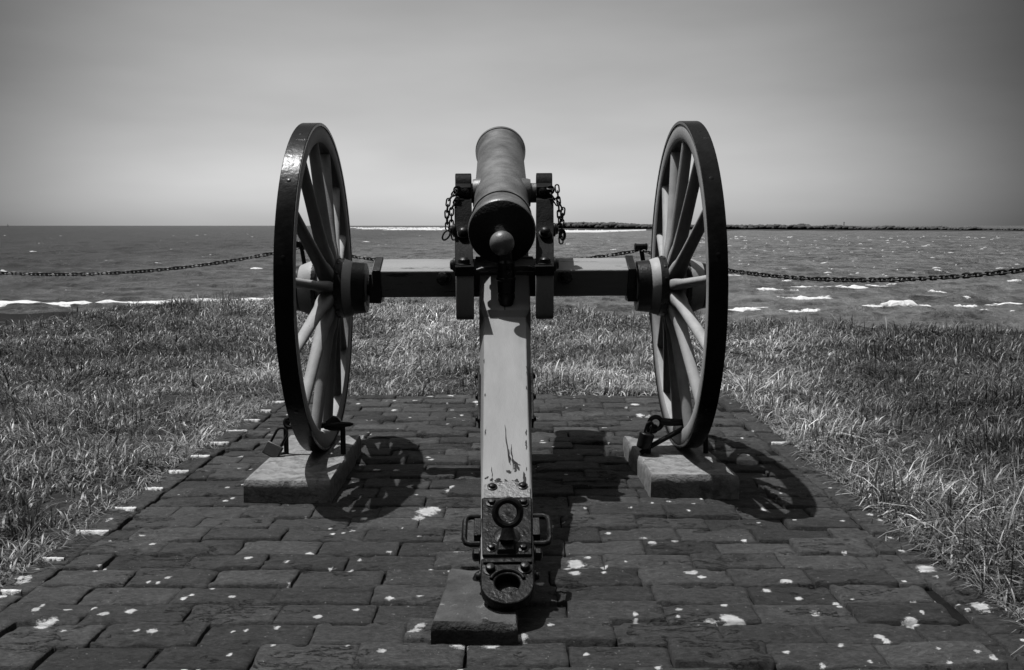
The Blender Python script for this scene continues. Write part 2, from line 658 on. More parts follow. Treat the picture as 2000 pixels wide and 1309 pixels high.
def build_foam():
    Vs, Fs = [], []
    # (px, py, width px, height px)
    big = [(1780, 602, 135, 16, 1), (1655, 563, 90, 8, 1), (1585, 586, 90, 7, 1), (1480, 569, 40, 4, 1), (1830, 570, 40, 8, 1),
           (1570, 612, 70, 9, 1), (1447, 547, 18, 7, 1), (1578, 548, 22, 5, 1), (1430, 537, 60, 2.5, 1), (1537, 553, 16, 4, 1),
           (1888, 592, 14, 4, 1), (1555, 572, 24, 5, 1), (1960, 598, 90, 3, 1), (1700, 610, 60, 3, 1), (1900, 622, 110, 10, 1),
           (1960, 630, 70, 9, 1), (1880, 612, 60, 8, 1), (1500, 575, 50, 2, 1), (1980, 557, 30, 3, 1), (1450, 612, 80, 5, 1),
           (1560, 561, 60, 2, 1), (1720, 560, 60, 2, 1), (1610, 583, 50, 3, 1),
           (215, 508, 32, 3, 1), (177, 530, 20, 3, 1), (306, 516, 10, 3, 1), (7, 546, 12, 2, 1), (535, 482, 14, 2, 1),
           (715, 473, 16, 2.5, 1), (753, 477, 7, 2, 1), (755, 519, 30, 2, 1), (500, 526, 40, 2, 1), (66, 493, 14, 2, 1),
           (1200, 489, 12, 3, 1), (1110, 478, 12, 2, 1), (1125, 482, 14, 2, 1), (640, 524, 24, 2, 1), (1235, 548, 30, 3, 1)]
    for i, (px, py, w, h, _) in enumerate(big):
        x, y = sea_pt(px, py)
        L = w * y / 1880
        foam_patch(Vs, Fs, x, y, L, L * 0.30 + 0.25, h * y / 1880 * 0.75, i * 1.7, nx=40, ny=8)
        # ragged wash trailing behind the crest
        for k in range(3):
            foam_patch(Vs, Fs, x + rnd.uniform(-.6, .6) * L, y + rnd.uniform(0.1, 1.2) * L * 0.3, L * rnd.uniform(.25, .6),
                       0.12 + L * 0.04, 0.03, i * 3.1 + k, nx=18, ny=4)
    # whitecaps thrown over the shoal on the right, sparse elsewhere
    r2 = random.Random(3)
    for i in range(330):
        px = 1290 + 710 * r2.random() ** 1.25
        py = 462 + 85 * r2.random() ** 1.6
        x, y = sea_pt(px, py)
        w = (3.5 + 13 * r2.random() ** 2.5) * (0.6 + (py - 455) / 90)
        L = w * y / 1880
        foam_patch(Vs, Fs, x, y, L, 0.14 * L + 0.06, (0.9 + 2.0 * r2.random()) * y / 1880 * 1.2, i * 2.3, nx=12, ny=4)
    for i in range(90):
        px = r2.uniform(0, 1300)
        py = 455 + 130 * r2.random() ** 1.3
        x, y = sea_pt(px, py)
        L = (2 + 6 * r2.random() ** 2) * y / 1880
        foam_patch(Vs, Fs, x, y, L, 0.15 * L + 0.05, (0.5 + 0.9 * r2.random()) * y / 1880, i * 4.3, nx=10, ny=4)
    # surf washing the foot of the bank
    xs = np.linspace(-34, 44, 420)
    ye = interp_poly(SHORE, xs) + fbm(xs * 0.4, xs * 0, 9, 4) * 1.0
    for (off, wid, hh, s, a0, a1) in ((1.2, 3.6, .20, 1, -34, -9), (3.6, 0.5, .04, 2, -34, 20), (1.0, 1.0, .10, 3, -12, 6),
                                      (2.4, .35, .04, 4, 4, 40), (0.6, 1.2, .10, 5, 5, 40)):
        sel = (xs >= a0) & (xs <= a1)
        X1 = xs[sel]
        Y1 = ye[sel] + off + fbm(X1 * 0.7, X1 * 0, 30 + s, 4) * 1.1
        ny = 6
        v = np.linspace(-1, 1, ny)
        wv = wid * (0.25 + 0.95 * vnoise(X1 * 0.8, X1 * 0 + s, 60 + s)) * np.clip((a1 - X1) / 8, 0, 1) ** .6
        X = np.repeat(X1[:, None], ny, 1)
        Y = Y1[:, None] + v[None] * wv[:, None] / 2
        Z = SEA_Z + 0.05 + sea_h(X, Y) * 0.5 + hh * (1 - v[None] ** 2) * (0.4 + vnoise(X * 2, Y * 2, 9))
        FA.append(np.repeat((1 - v ** 2)[None], len(X1), 0).ravel())
        base = sum(len(a) for a in Vs)
        Vs.append(np.stack([X, Y, Z], 2).reshape(-1, 3))
        idx = base + np.arange(len(X1) * ny).reshape(len(X1), ny)
        Fs.append(np.stack([idx[:-1, :-1], idx[1:, :-1], idx[1:, 1:], idx[:-1, 1:]], 2).reshape(-1, 4))
    # line of breakers on the far bar
    for k, (p0, p1, py) in enumerate([(690, 900, 445.6), (700, 880, 447.6), (760, 1000, 449.4), (1080, 1200, 452.5)]):
        for i in range(26):
            px = p0 + (p1 - p0) * (i + r2.random()) / 26
            x, y = sea_pt(px, py + r2.uniform(-.5, .5), SEA_Z)
            L = r2.uniform(14, 34) * y / 1880
            foam_patch(Vs, Fs, x, y, L, L * 0.5, 1.7, i * 1.9 + k, nx=14, ny=5)
    tag(np_mesh('sea_foam', np.concatenate(Vs), np.concatenate(Fs), mats=[M['foam']], attrs={'edge': np.concatenate(FA)}, smooth=True),
        'white breaking crests and surf scattered over the grey sea', 'sea foam', kind='stuff')


build_foam()


# ---- far shore: sand spit, low land, wooded line
def build_far():
    xs_px = np.linspace(1060, 2100, 200)
    near_y = interp_poly([(1060, 453.5), (1180, 454), (1260, 451.5), (1450, 451.5), (1700, 452.5), (2000, 454), (2100, 454)], xs_px)
    P0 = np.array([sea_pt(a, b, SEA_Z) for a, b in zip(xs_px, near_y)])
    nt = 8
    V = []
    for i in range(len(xs_px)):
        for j in range(nt):
            t = j / (nt - 1)
            k = 1 + t * 1.6
            V.append((P0[i, 0] * k, P0[i, 1] * k, SEA_Z - 0.3 + (0.5 if 0 < j else 0) + 0.15 * math.sin(i * .3 + j)))
    idx = np.arange(len(xs_px) * nt).reshape(-1, nt)
    F = np.stack([idx[:-1, :-1], idx[1:, :-1], idx[1:, 1:], idx[:-1, 1:]], 2).reshape(-1, 4)
    m = pm('far_land', 0.06, 1, .3, 0.02, .2, 1, spec=0)
    tag(np_mesh('far_shore', np.array(V), F, mats=[m]), kind='structure')
    # pale sand at its tip
    sx = np.linspace(985, 1262, 60)
    V = []
    for i, a in enumerate(sx):
        w = interp_poly([(985, .2), (1085, 2.6), (1150, 2.6), (1200, 1.5), (1262, .3)], a)
        yb = interp_poly([(985, 451.5), (1085, 454.2), (1160, 454.2), (1262, 450.4)], a)
        for j in range(5):
            x, y = sea_pt(a, yb - w * j / 4 * 1.0, SEA_Z)
            V.append((x, y, SEA_Z + 0.35 + (0.45 if 0 < j < 4 else -0.5)))
    idx = np.arange(60 * 5).reshape(-1, 5)
    F = np.stack([idx[:-1, :-1], idx[1:, :-1], idx[1:, 1:], idx[:-1, 1:]], 2).reshape(-1, 4)
    tag(np_mesh('sand_spit', np.array(V), F, mats=[M['sand']]), kind='structure')
    # wood: many small crowns massed along the land
    Vs, Fs = [], []
    base = 0
    r3 = random.Random(12)
    import bmesh
    bm = bmesh.new()
    bmesh.ops.create_icosphere(bm, subdivisions=2, radius=1)
    iv = np.array([v.co[:] for v in bm.verts])
    fi = np.array([[v.index for v in f.verts] for f in bm.faces])
    bm.free()
    topy = [(1085, 438.5), (1110, 437.5), (1135, 436.5), (1160, 437.5), (1200, 437), (1230, 439), (1268, 440.5), (1420, 441.5),
            (1450, 442), (1520, 441.5), (1540, 443.5), (1572, 440.5), (1585, 444), (1630, 443), (1700, 446), (1735, 443.5), (1760, 446),
            (1840, 445), (1860, 447), (1905, 445.5), (1925, 448), (2000, 448), (2060, 448)]
    basey = [(1085, 447), (1268, 448.5), (1450, 449), (2000, 451.5), (2060, 451.5)]
    for i in range(4200):
        px = r3.uniform(1085, 2060)
        by = interp_poly(basey, px)
        ty = interp_poly(topy, px) + r3.uniform(0, 2.2) ** 1.2
        x, y = sea_pt(px, by - 0.3, SEA_Z)
        k = 1 + r3.uniform(0, .1)
        h = (by - ty) * y / 1880 * (1.35 + 0.30 * min(1, max(0, (px - 1350) / 300)))
        r = h * r3.uniform(.32, .6)
        r = max(r, 0.5)
        zc = SEA_Z + h - r * 0.8
        n = 1 + 0.35 * (np.array([r3.random() for _ in range(len(iv))])[:, None] - .5)
        P = iv * n * np.array([r * r3.uniform(.8, 1.3), r, r * .8]) + np.array([x * k, y * k, zc - r3.uniform(0, .3) * h])
        Vs.append(P)
        Fs.append(fi + base)
        base += len(iv)
    tag(np_mesh('distant_wood', np.concatenate(Vs), None, np.concatenate(Fs), mats=[M['wood_far']], smooth=False),
        'low dark line of trees along the far shore', 'distant trees', kind='stuff')
    # lattice tower on the far shore
    x, y = sea_pt(1648, 449, SEA_Z)
    t = empty('radio_tower', (x, y, SEA_Z))
    hgt = 15.5 * y / 1880
    mb = MB()
    for sx_ in (-1, 1):
        for sy_ in (-1, 1):
            mb.tube([(sx_ * .45, sy_ * .45, 0), (sx_ * .12, sy_ * .12, hgt)], .09, 5)
    for k in range(7):
        z0 = hgt * k / 7
        z1 = hgt * (k + 1) / 7
        w0 = .45 - .33 * k / 7
        w1 = .45 - .33 * (k + 1) / 7
        mb.tube([(-w0, -w0, z0), (w1, -w1, z1)], .05, 4)
        mb.tube([(w0, -w0, z0), (-w1, -w1, z1)], .05, 4)
        mb.tube([(-w0, w0, z0), (w1, w1, z1)], .05, 4)
    mb.build('lattice_mast', M['wood_far'], t)
    mb = MB()
    mb.box(-.7, .7, -.15, .15, hgt - .9, hgt - .7)
    mb.build('crossarm', M['wood_far'], t)
    tag(t, 'thin lattice tower standing above the far treeline', 'tower')
    # sailing boat at the far left
    x, y = sea_pt(15, 442.2, SEA_Z)
    t = empty('sailing_boat', (x, y, SEA_Z))
    mb = MB()
    rings = []
    for u, w, k in ((-4.5, .1, 1.4), (-3, 1.1, 1.1), (0, 1.5, 1), (3, 1.3, 1.0), (4.2, 1.0, 1.1)):
        rings.append([(u, -w, k), (u, -w * .7, 0), (u, 0, -.4), (u, w * .7, 0), (u, w, k)])
    mb.loft(rings)
    mb.build('hull', M['wood_far'], t)
    mb = MB()
    mb.tube([(0, 0, 1), (0, 0, 12.5)], .12, 6)
    mb.build('mast', M['wood_far'], t)
    mb = MB()
    mb.prism([(-.03, 1.8), (.03, 1.8), (.03, 12), (-.03, 12)], 0.1, 3.6, f=lambda X, Y_, Z_: (0.1 + (X - .1) * (1 - (Z_ - 1.8) / 10.4), Y_, Z_))
    mb.build('sail', M['sail'], t)
    tag(t, 'tiny sailing boat on the sea horizon', 'boat')


build_far()

# ================================================================== PAVEMENT
SPLASH = [  # x, y, radius of pale lime or lichen spots on the bricks
]


def gp(px, py):
    a = (px - 1000) / 1880
    b = -(py - 654.5) / 1880
    y = math.cos(PITCH) + b * math.sin(PITCH)
    zz = b * math.cos(PITCH) - math.sin(PITCH)
    s = -1.09 / zz
    return a * s, y * s


for (px, py, w) in [(835, 998, 30), (818, 1010, 18), (850, 992, 16), (1125, 1098, 22), (1136, 1108, 16), (1108, 1112, 12), (1123, 1122, 14), (1425, 1208, 26),
                    (1445, 1213, 14), (1388, 1214, 16), (255, 1193, 14), (70, 1191, 9), (181, 1187, 7), (290, 1137, 5), (308, 1138, 5), (415, 1146, 6),
                    (358, 1168, 6), (485, 1094, 10), (298, 1065, 7), (305, 1056, 5), (45, 1130, 20), (68, 1110, 8), (5, 1164, 12), (1318, 1058, 9),
                    (1273, 1063, 11), (1256, 1050, 11), (1350, 1120, 16), (1370, 1130, 10), (1540, 1137, 10), (1453, 1053, 7), (1915, 1184, 24), (1780, 1215, 20),
                    (1718, 1242, 14), (1732, 1250, 10), (807, 1239, 15), (745, 1277, 10), (1535, 1275, 9), (1155, 1213, 6), (1240, 1205, 7),
                    (1241, 1215, 6), (1285, 1300, 9), (1810, 1107, 24), (895, 1080, 18), (820, 1165, 9), (540, 1222, 7), (1148, 1088, 8),
                    (1180, 1107, 8), (1090, 1055, 5), (560, 1098, 6), (960, 1262, 25), (900, 1262, 25), (1020, 1252, 16), (822, 1230, 14), (1145, 1275, 5), (1075, 1230, 6),
                    (1465, 840, 10), (840, 772, 9), (1115, 768, 9), (1045, 817, 9), (1060, 866, 8), (930, 785, 8), (880, 774, 7),
                    (810, 783, 6), (722, 822, 8), (842, 899, 8), (878, 955, 12), (835, 895, 6), (1240, 790, 12), (1250, 810, 10), (1268, 812, 9),
                    (1490, 990, 9), (1275, 985, 7), (1225, 858, 8), (1700, 1005, 8), (1720, 1015, 7), (1740, 1045, 8), (1645, 1018, 5),
                    (1650, 1080, 5), (1530, 1136, 8), (1560, 1165, 9), (1635, 1175, 10), (1640, 1182, 6), (1495, 923, 8), (1940, 1290, 9),
                    (1855, 1298, 8), (1700, 1293, 5), (800, 950, 7), (760, 1078, 5), (650, 1043, 5), (85, 1213, 22), (105, 1208, 10), (125, 1230, 5), (480, 1228, 6),
                    (455, 975, 7), (440, 980, 6), (470, 914, 5), (490, 912, 6), (520, 882, 7), (470, 890, 5), (700, 790, 6), (770, 800, 7), (1180, 836, 6)]:
    x, y = gp(px, py)
    SPLASH.append((x, y, w * y / 1880 * .72))
for i in range(260):
    SPLASH.append((rnd.uniform(-1.5, 1.4), rnd.uniform(1.8, 6.1), 0.004 + 0.008 * rnd.random() ** 3))
SPLASH = np.array(SPLASH)


def brick_mat():
    m, n, l, b = nmat('old_brick')
    geo = n.new('ShaderNodeNewGeometry')
    at = n.new('ShaderNodeAttribute')
    at.attribute_name = 'tone'
    sp = n.new('ShaderNodeAttribute')
    sp.attribute_name = 'splash'

    def noise(scale, sc=(1, 1, 1), det=8, rough=.6):
        mp = n.new('ShaderNodeMapping')
        mp.inputs['Scale'].default_value = sc
        l.new(geo.outputs['Position'], mp.inputs[0])
        z = n.new('ShaderNodeTexNoise')
        z.inputs['Scale'].default_value = scale
        z.inputs['Detail'].default_value = det
        z.inputs['Roughness'].default_value = rough
        l.new(mp.outputs[0], z.inputs['Vector'])
        return z.outputs[0]

    def mt(op, a, b_=None, c=None):
        k = n.new('ShaderNodeMath')
        k.operation = op
        for i, v in enumerate((a, b_, c)):
            if v is None:
                continue
            if isinstance(v, (int, float)):
                k.inputs[i].default_value = v
            else:
                l.new(v, k.inputs[i])
        return k.outputs[0]
    fine = noise(48, (1, 1.6, 1), 10, .85)
    med = noise(14, (1, 1.6, 1), 6)
    big = noise(1.1, (1, 1, 1), 3)
    colr = mt('MULTIPLY', at.outputs['Fac'], mt('MAXIMUM', mt('ADD', -0.85, mt('MULTIPLY', fine, 3.7)), 0.15))
    colr = mt('MULTIPLY', colr, mt('ADD', 0.45, mt('MULTIPLY', med, 1.1)))
    colr = mt('MULTIPLY', colr, mt('ADD', 0.5, mt('MULTIPLY', big, 1.0)))
    # pale grit and lichen flecks
    fl = n.new('ShaderNodeMapRange')
    fl.inputs['From Min'].default_value = 0.70
    fl.inputs['From Max'].default_value = 0.73
    l.new(noise(95, (1, 1, 1), 3, .5), fl.inputs[0])
    mx = n.new('ShaderNodeMix')
    l.new(mt('MULTIPLY', fl.outputs[0], 0.6), mx.inputs[0])
    l.new(colr, mx.inputs[2])
    mx.inputs[3].default_value = 0.30
    # splashes: attribute broken up by noise
    ed = mt('ADD', sp.outputs['Fac'], mt('MULTIPLY', mt('SUBTRACT', noise(60, (1, 1.3, 1), 8, .8), 0.5), 2.0))
    sm = n.new('ShaderNodeMapRange')
    sm.inputs['From Min'].default_value = 0.42
    sm.inputs['From Max'].default_value = 0.68
    l.new(ed, sm.inputs[0])
    gate = mt('GREATER_THAN', sp.outputs['Fac'], 0.12)
    mx2 = n.new('ShaderNodeMix')
    l.new(mt('MULTIPLY', sm.outputs[0], gate), mx2.inputs[0])
    l.new(mx.outputs[0], mx2.inputs[2])
    l.new(mt('ADD', 0.22, mt('MULTIPLY', med, 0.75)), mx2.inputs[3])
    b.inputs['Roughness'].default_value = 0.85
    b.inputs['Specular IOR Level'].default_value = 0.25
    # flaking layers and pits
    st = noise(30, (0.8, 2.0, 1), 6, .7)
    rdg = mt('ABSOLUTE', mt('SUBTRACT', st, 0.5))
    st2 = noise(8, (0.6, 1.8, 1), 8, .7)
    rdg2 = mt('ABSOLUTE', mt('SUBTRACT', st2, 0.5))
    crk = mt('MINIMUM', mt('MULTIPLY', rdg2, 60.0), 1.0)
    crk = mt('MAXIMUM', crk, mt('GREATER_THAN', noise(3.1, (1, 1, 1), 3), 0.44))
    l.new(mt('MULTIPLY', mt('MULTIPLY', sm.outputs[0], gate), 1.0), mx2.inputs[0])
    mxc = n.new('ShaderNodeMix')
    l.new(crk, mxc.inputs[0])
    mxc.inputs[2].default_value = 0.006
    l.new(mx2.outputs[0], mxc.inputs[3])
    l.new(mxc.outputs[0], b.inputs['Base Color'])
    h = mt('ADD', mt('MULTIPLY', fine, 1.1), mt('MULTIPLY', mt('MINIMUM', rdg, 0.05), 4.0))
    h = mt('ADD', h, mt('MULTIPLY', crk, 0.5))
    bp = n.new('ShaderNodeBump')
    bp.inputs['Strength'].default_value = 1.0
    bp.inputs['Distance'].default_value = 0.007
    l.new(h, bp.inputs['Height'])
    l.new(bp.outputs[0], b.inputs['Normal'])
    return m


def build_pavement():
    Vs, Fs, tone, spl, mats = [], [], [], [], []
    base = 0
    k = 0

    def brick(cx, cy, lx, ly, rot, dz, tn, seed, near):
        nonlocal base
        nx = 26 if near else 16
        ny = 14 if near else 8
        if ly > lx:
            nx, ny = ny, nx
        u = np.linspace(-1, 1, nx)
        v = np.linspace(-1, 1, ny)
        # an extra skirt ring outside
        u = np.concatenate([[-1.0], u, [1.0]])
        v = np.concatenate([[-1.0], v, [1.0]])
        U, W = np.meshgrid(u, v, indexing='ij')
        skirt = np.zeros(U.shape, bool)
        skirt[0, :] = skirt[-1, :] = True
        skirt[:, 0] = skirt[:, -1] = True
        lxx = lx / 2
        lyy = ly / 2
        x = U * lxx
        y = W * lyy
        # ragged outline
        wob = 0.0022
        gx, gy = cx + x, cy + y
        x = x + fbm(gx * 25, gy * 25, 5 + seed % 9, 3) * wob * 4 * np.abs(U) ** 6
        y = y + fbm(gx * 22, gy * 22, 15 + seed % 7, 3) * wob * 4 * np.abs(W) ** 6
        de = np.minimum(lxx * (1 - np.abs(U)), lyy * (1 - np.abs(W)))
        rad = 0.007
        e = np.clip(1 - de / rad, 0, 1)
        z = -0.003 * e ** 2
        # rounded corner wear
        dc = np.sqrt(np.clip(np.abs(x) - (lxx - .03), 0, None) ** 2 + np.clip(np.abs(y) - (lyy - .03), 0, None) ** 2)
        z = z - 0.5 * np.clip(dc - 0.036, 0, None)
        z = z + fbm(gx * 9, gy * 20, 31, 4) * 0.0025 + fbm(gx * 34, gy * 60, 37, 3) * 0.005
        # spalled ledges
        ch = fbm(gx * 5 + seed * 3.3, gy * 13 + seed, 41, 3)
        z = z - np.clip((ch - 0.11) * 30, 0, 1) * 0.007
        z = z - np.clip((fbm(gx * 11 + seed, gy * 11, 47, 3) - 0.13) * 30, 0, 1) * 0.008 * np.clip(1.6 - de / 0.02, 0, 1)
        z = z + dz + (x * rnd.uniform(-.018, .018) + y * rnd.uniform(-.035, .035))
        z = np.maximum(z, -0.012)
        z = np.where(skirt, -0.045, z)
        c, s = math.cos(rot), math.sin(rot)
        X = cx + c * x - s * y
        Y = cy + s * x + c * y
        Xs = skew(X, Y)
        P = np.stack([Xs, Y, z], 2).reshape(-1, 3)
        # splashes
        near_s = SPLASH[(np.abs(SPLASH[:, 0] - cx) < .3) & (np.abs(SPLASH[:, 1] - cy) < .3)]
        a = np.zeros(len(P))
        for sx, sy, sr in near_s:
            d2 = ((P[:, 0] - sx) ** 2 + ((P[:, 1] - sy) / 1.15) ** 2) / (sr * sr + 4e-5)
            a = np.maximum(a, np.exp(-d2 * 0.75) * 1.05)
        Vs.append(P)
        spl.append(a)
        tone.append(np.full(len(P), tn))
        n1, n2 = U.shape
        idx = base + np.arange(n1 * n2).reshape(n1, n2)
        Fs.append(np.stack([idx[:-1, :-1], idx[1:, :-1], idx[1:, 1:], idx[:-1, 1:]], 2).reshape(-1, 4))
        mats.append(np.zeros((n1 - 1) * (n2 - 1), np.int32))
        base += len(P)

    x0, x1 = -1.425, 1.285
    pitch_y = 0.1385
    y = 2.28 - pitch_y * 16 + 0.07
    row = 0
    L = 0.272
    while y < PAD['y1'] - .02:
        off = (row % 2) * L * 0.5 + rnd.uniform(-.03, .03)
        x = x0 - off
        while x < x1:
            ln = L + rnd.uniform(-.025, .02)
            a = max(x, x0)
            b_ = min(x + ln, x1)
            if b_ - a > 0.05:
                g = rnd.uniform(.001, .007) + (.006 if rnd.random() < .15 else 0)
                tn = 0.051 * rnd.uniform(.62, 1.38)
                brick((a + b_) / 2, y + rnd.uniform(-.003, .003), b_ - a - g, pitch_y - rnd.uniform(.001, .007),
                      R(rnd.uniform(-.7, .7)), rnd.gauss(0, .0050), tn, k, y < 4.2)
                k += 1
            x += ln
        y += pitch_y
        row += 1
    # border courses: bricks laid along the two sides
    mort = []
    for side, xc in ((-1, -1.425 - 0.062), (1, 1.285 + 0.062)):
        y = -0.05 if side < 0 else 0.05
        y = 3.057 - 0.283 * 10
        while y < PAD['y1']:
            ln = 0.283
            tn = 0.051 * rnd.uniform(.75, 1.2)
            brick(xc + rnd.uniform(-.004, .004), y + ln / 2, 0.113, ln - (0.026 if side < 0 else .014), R(rnd.uniform(-.8, .8)), rnd.gauss(0.001, .003),
                  tn, k, y < 4.2)
            k += 1
            mort.append((side, xc, y))
            y += ln
    V = np.concatenate(Vs)
    F = np.concatenate(Fs)
    o = np_mesh('pavement', V, F, mats=[brick_mat()], attrs={'tone': np.concatenate(tone), 'splash': np.concatenate(spl)}, smooth=True)
    tag(o, kind='structure')
    # bedding between the bricks
    nx, ny = 120, 300
    xs = np.linspace(-1.54, 1.40, nx)
    ys = np.linspace(-.3, PAD['y1'], ny)
    X, Y = np.meshgrid(xs, ys, indexing='ij')
    Z = -0.019 + fbm(X * 30, Y * 30, 3, 3) * 0.014
    idx = np.arange(nx * ny).reshape(nx, ny)
    F = np.stack([idx[:-1, :-1], idx[1:, :-1], idx[1:, 1:], idx[:-1, 1:]], 2).reshape(-1, 4)
    tag(np_mesh('pavement_bedding', np.stack([skew(X, Y), Y, Z], 2).reshape(-1, 3), F, mats=[M['joint']], smooth=True), kind='structure')
    # white mortar left in the end joints of the border course
    Vs, Fs = [], []
    base = 0
    for side, xc, y in mort:
        if side > 0 and rnd.random() > 0.15:
            continue
        n = 18
        u = np.linspace(-1, 1, n)
        hw = 0.055 * (rnd.uniform(.55, 1.08) if side < 0 else rnd.uniform(.3, .8))
        wd = (0.004 + 0.020 * vnoise(u * 6 + y * 9, u * 0, 4)) * rnd.uniform(.7, 1.2) * (1 if side < 0 else .8)
        P = []
        for i in range(n):
            xx = xc + u[i] * hw
            w = wd[i] * (1 - abs(u[i]) ** 6 * .7)
            o1 = 0.006 * (vnoise(u[i] * 4 + y, 3.3, 8) - .5)
            for (dy, dz) in ((-w, -.015), (-w * .8, .0035), (0, .007), (w * .8, .0035), (w, -.015)):
                P.append((float(skew(np.array(xx), np.array(y))), y + dy + float(o1), dz + 0.002 * rnd.random()))
        Vs.append(np.array(P))
        idx = base + np.arange(n * 5).reshape(n, 5)
        Fs.append(np.stack([idx[:-1, :-1], idx[1:, :-1], idx[1:, 1:], idx[:-1, 1:]], 2).reshape(-1, 4))
        base += n * 5
    tag(np_mesh('pavement_mortar', np.concatenate(Vs), np.concatenate(Fs), mats=[M['mortar']], smooth=True), kind='structure')


build_pavement()


# ================================================================== GRASS
def blades(n, pts, length, width, lean, leandir, tone, flat, name, label, mat):
    """pts (n,3); builds n curved tapering blades of 7 vertices each"""
    th = leandir
    dx, dy = np.cos(th), np.sin(th)
    # width direction: across the lean with some twist
    tw = th + np.pi / 2 + rs.uniform(-.7, .7, n)
    wx, wy = np.cos(tw), np.sin(tw)
    V = np.zeros((n, 7, 3), np.float32)
    for j, t in enumerate((0.0, 0.36, 0.70, 1.0)):
        ang = lean * (0.35 + 0.9 * t)          # angle from vertical grows along the blade
        out = length * t * np.sin(np.minimum(ang, 1.9))
        up = length * t * np.cos(np.minimum(ang, 1.9)) * (1 - 0.15 * t)
        c = pts + np.stack([dx * out, dy * out, np.maximum(up, 0.004 * t - 0.0)], 1)
        w = width * (1, .95, .65, 0)[j] / 2
        if j < 3:
            V[:, 2 * j] = c + np.stack([wx * w, wy * w, 0 * w], 1)
            V[:, 2 * j + 1] = c - np.stack([wx * w, wy * w, 0 * w], 1)
        else:
            V[:, 6] = c
    b = (np.arange(n) * 7)[:, None]
    F4 = np.concatenate([b + np.array([[0, 1, 3, 2]]), b + np.array([[2, 3, 5, 4]])])
    F3 = b + np.array([[4, 5, 6]])
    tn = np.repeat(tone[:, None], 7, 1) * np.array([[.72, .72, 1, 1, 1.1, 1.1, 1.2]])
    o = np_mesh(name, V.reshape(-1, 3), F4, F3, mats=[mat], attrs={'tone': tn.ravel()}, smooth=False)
    tag(o, label, 'grass', kind='stuff')
    return o


def grass_mat(name, rough=.5, transl=.25):
    m, n, l, b = nmat(name)
    at = n.new('ShaderNodeAttribute')
    at.attribute_name = 'tone'
    l.new(at.outputs['Fac'], b.inputs['Base Color'])
    b.inputs['Roughness'].default_value = rough
    b.inputs['Specular IOR Level'].default_value = 0.45
    tr = n.new('ShaderNodeBsdfTranslucent')
    l.new(at.outputs['Fac'], tr.inputs['Color'])
    mx = n.new('ShaderNodeMixShader')
    mx.inputs[0].default_value = transl
    out = n['Material Output']
    l.new(b.outputs[0], mx.inputs[1])
    l.new(tr.outputs[0], mx.inputs[2])
    l.new(mx.outputs[0], out.inputs['Surface'])
    return m


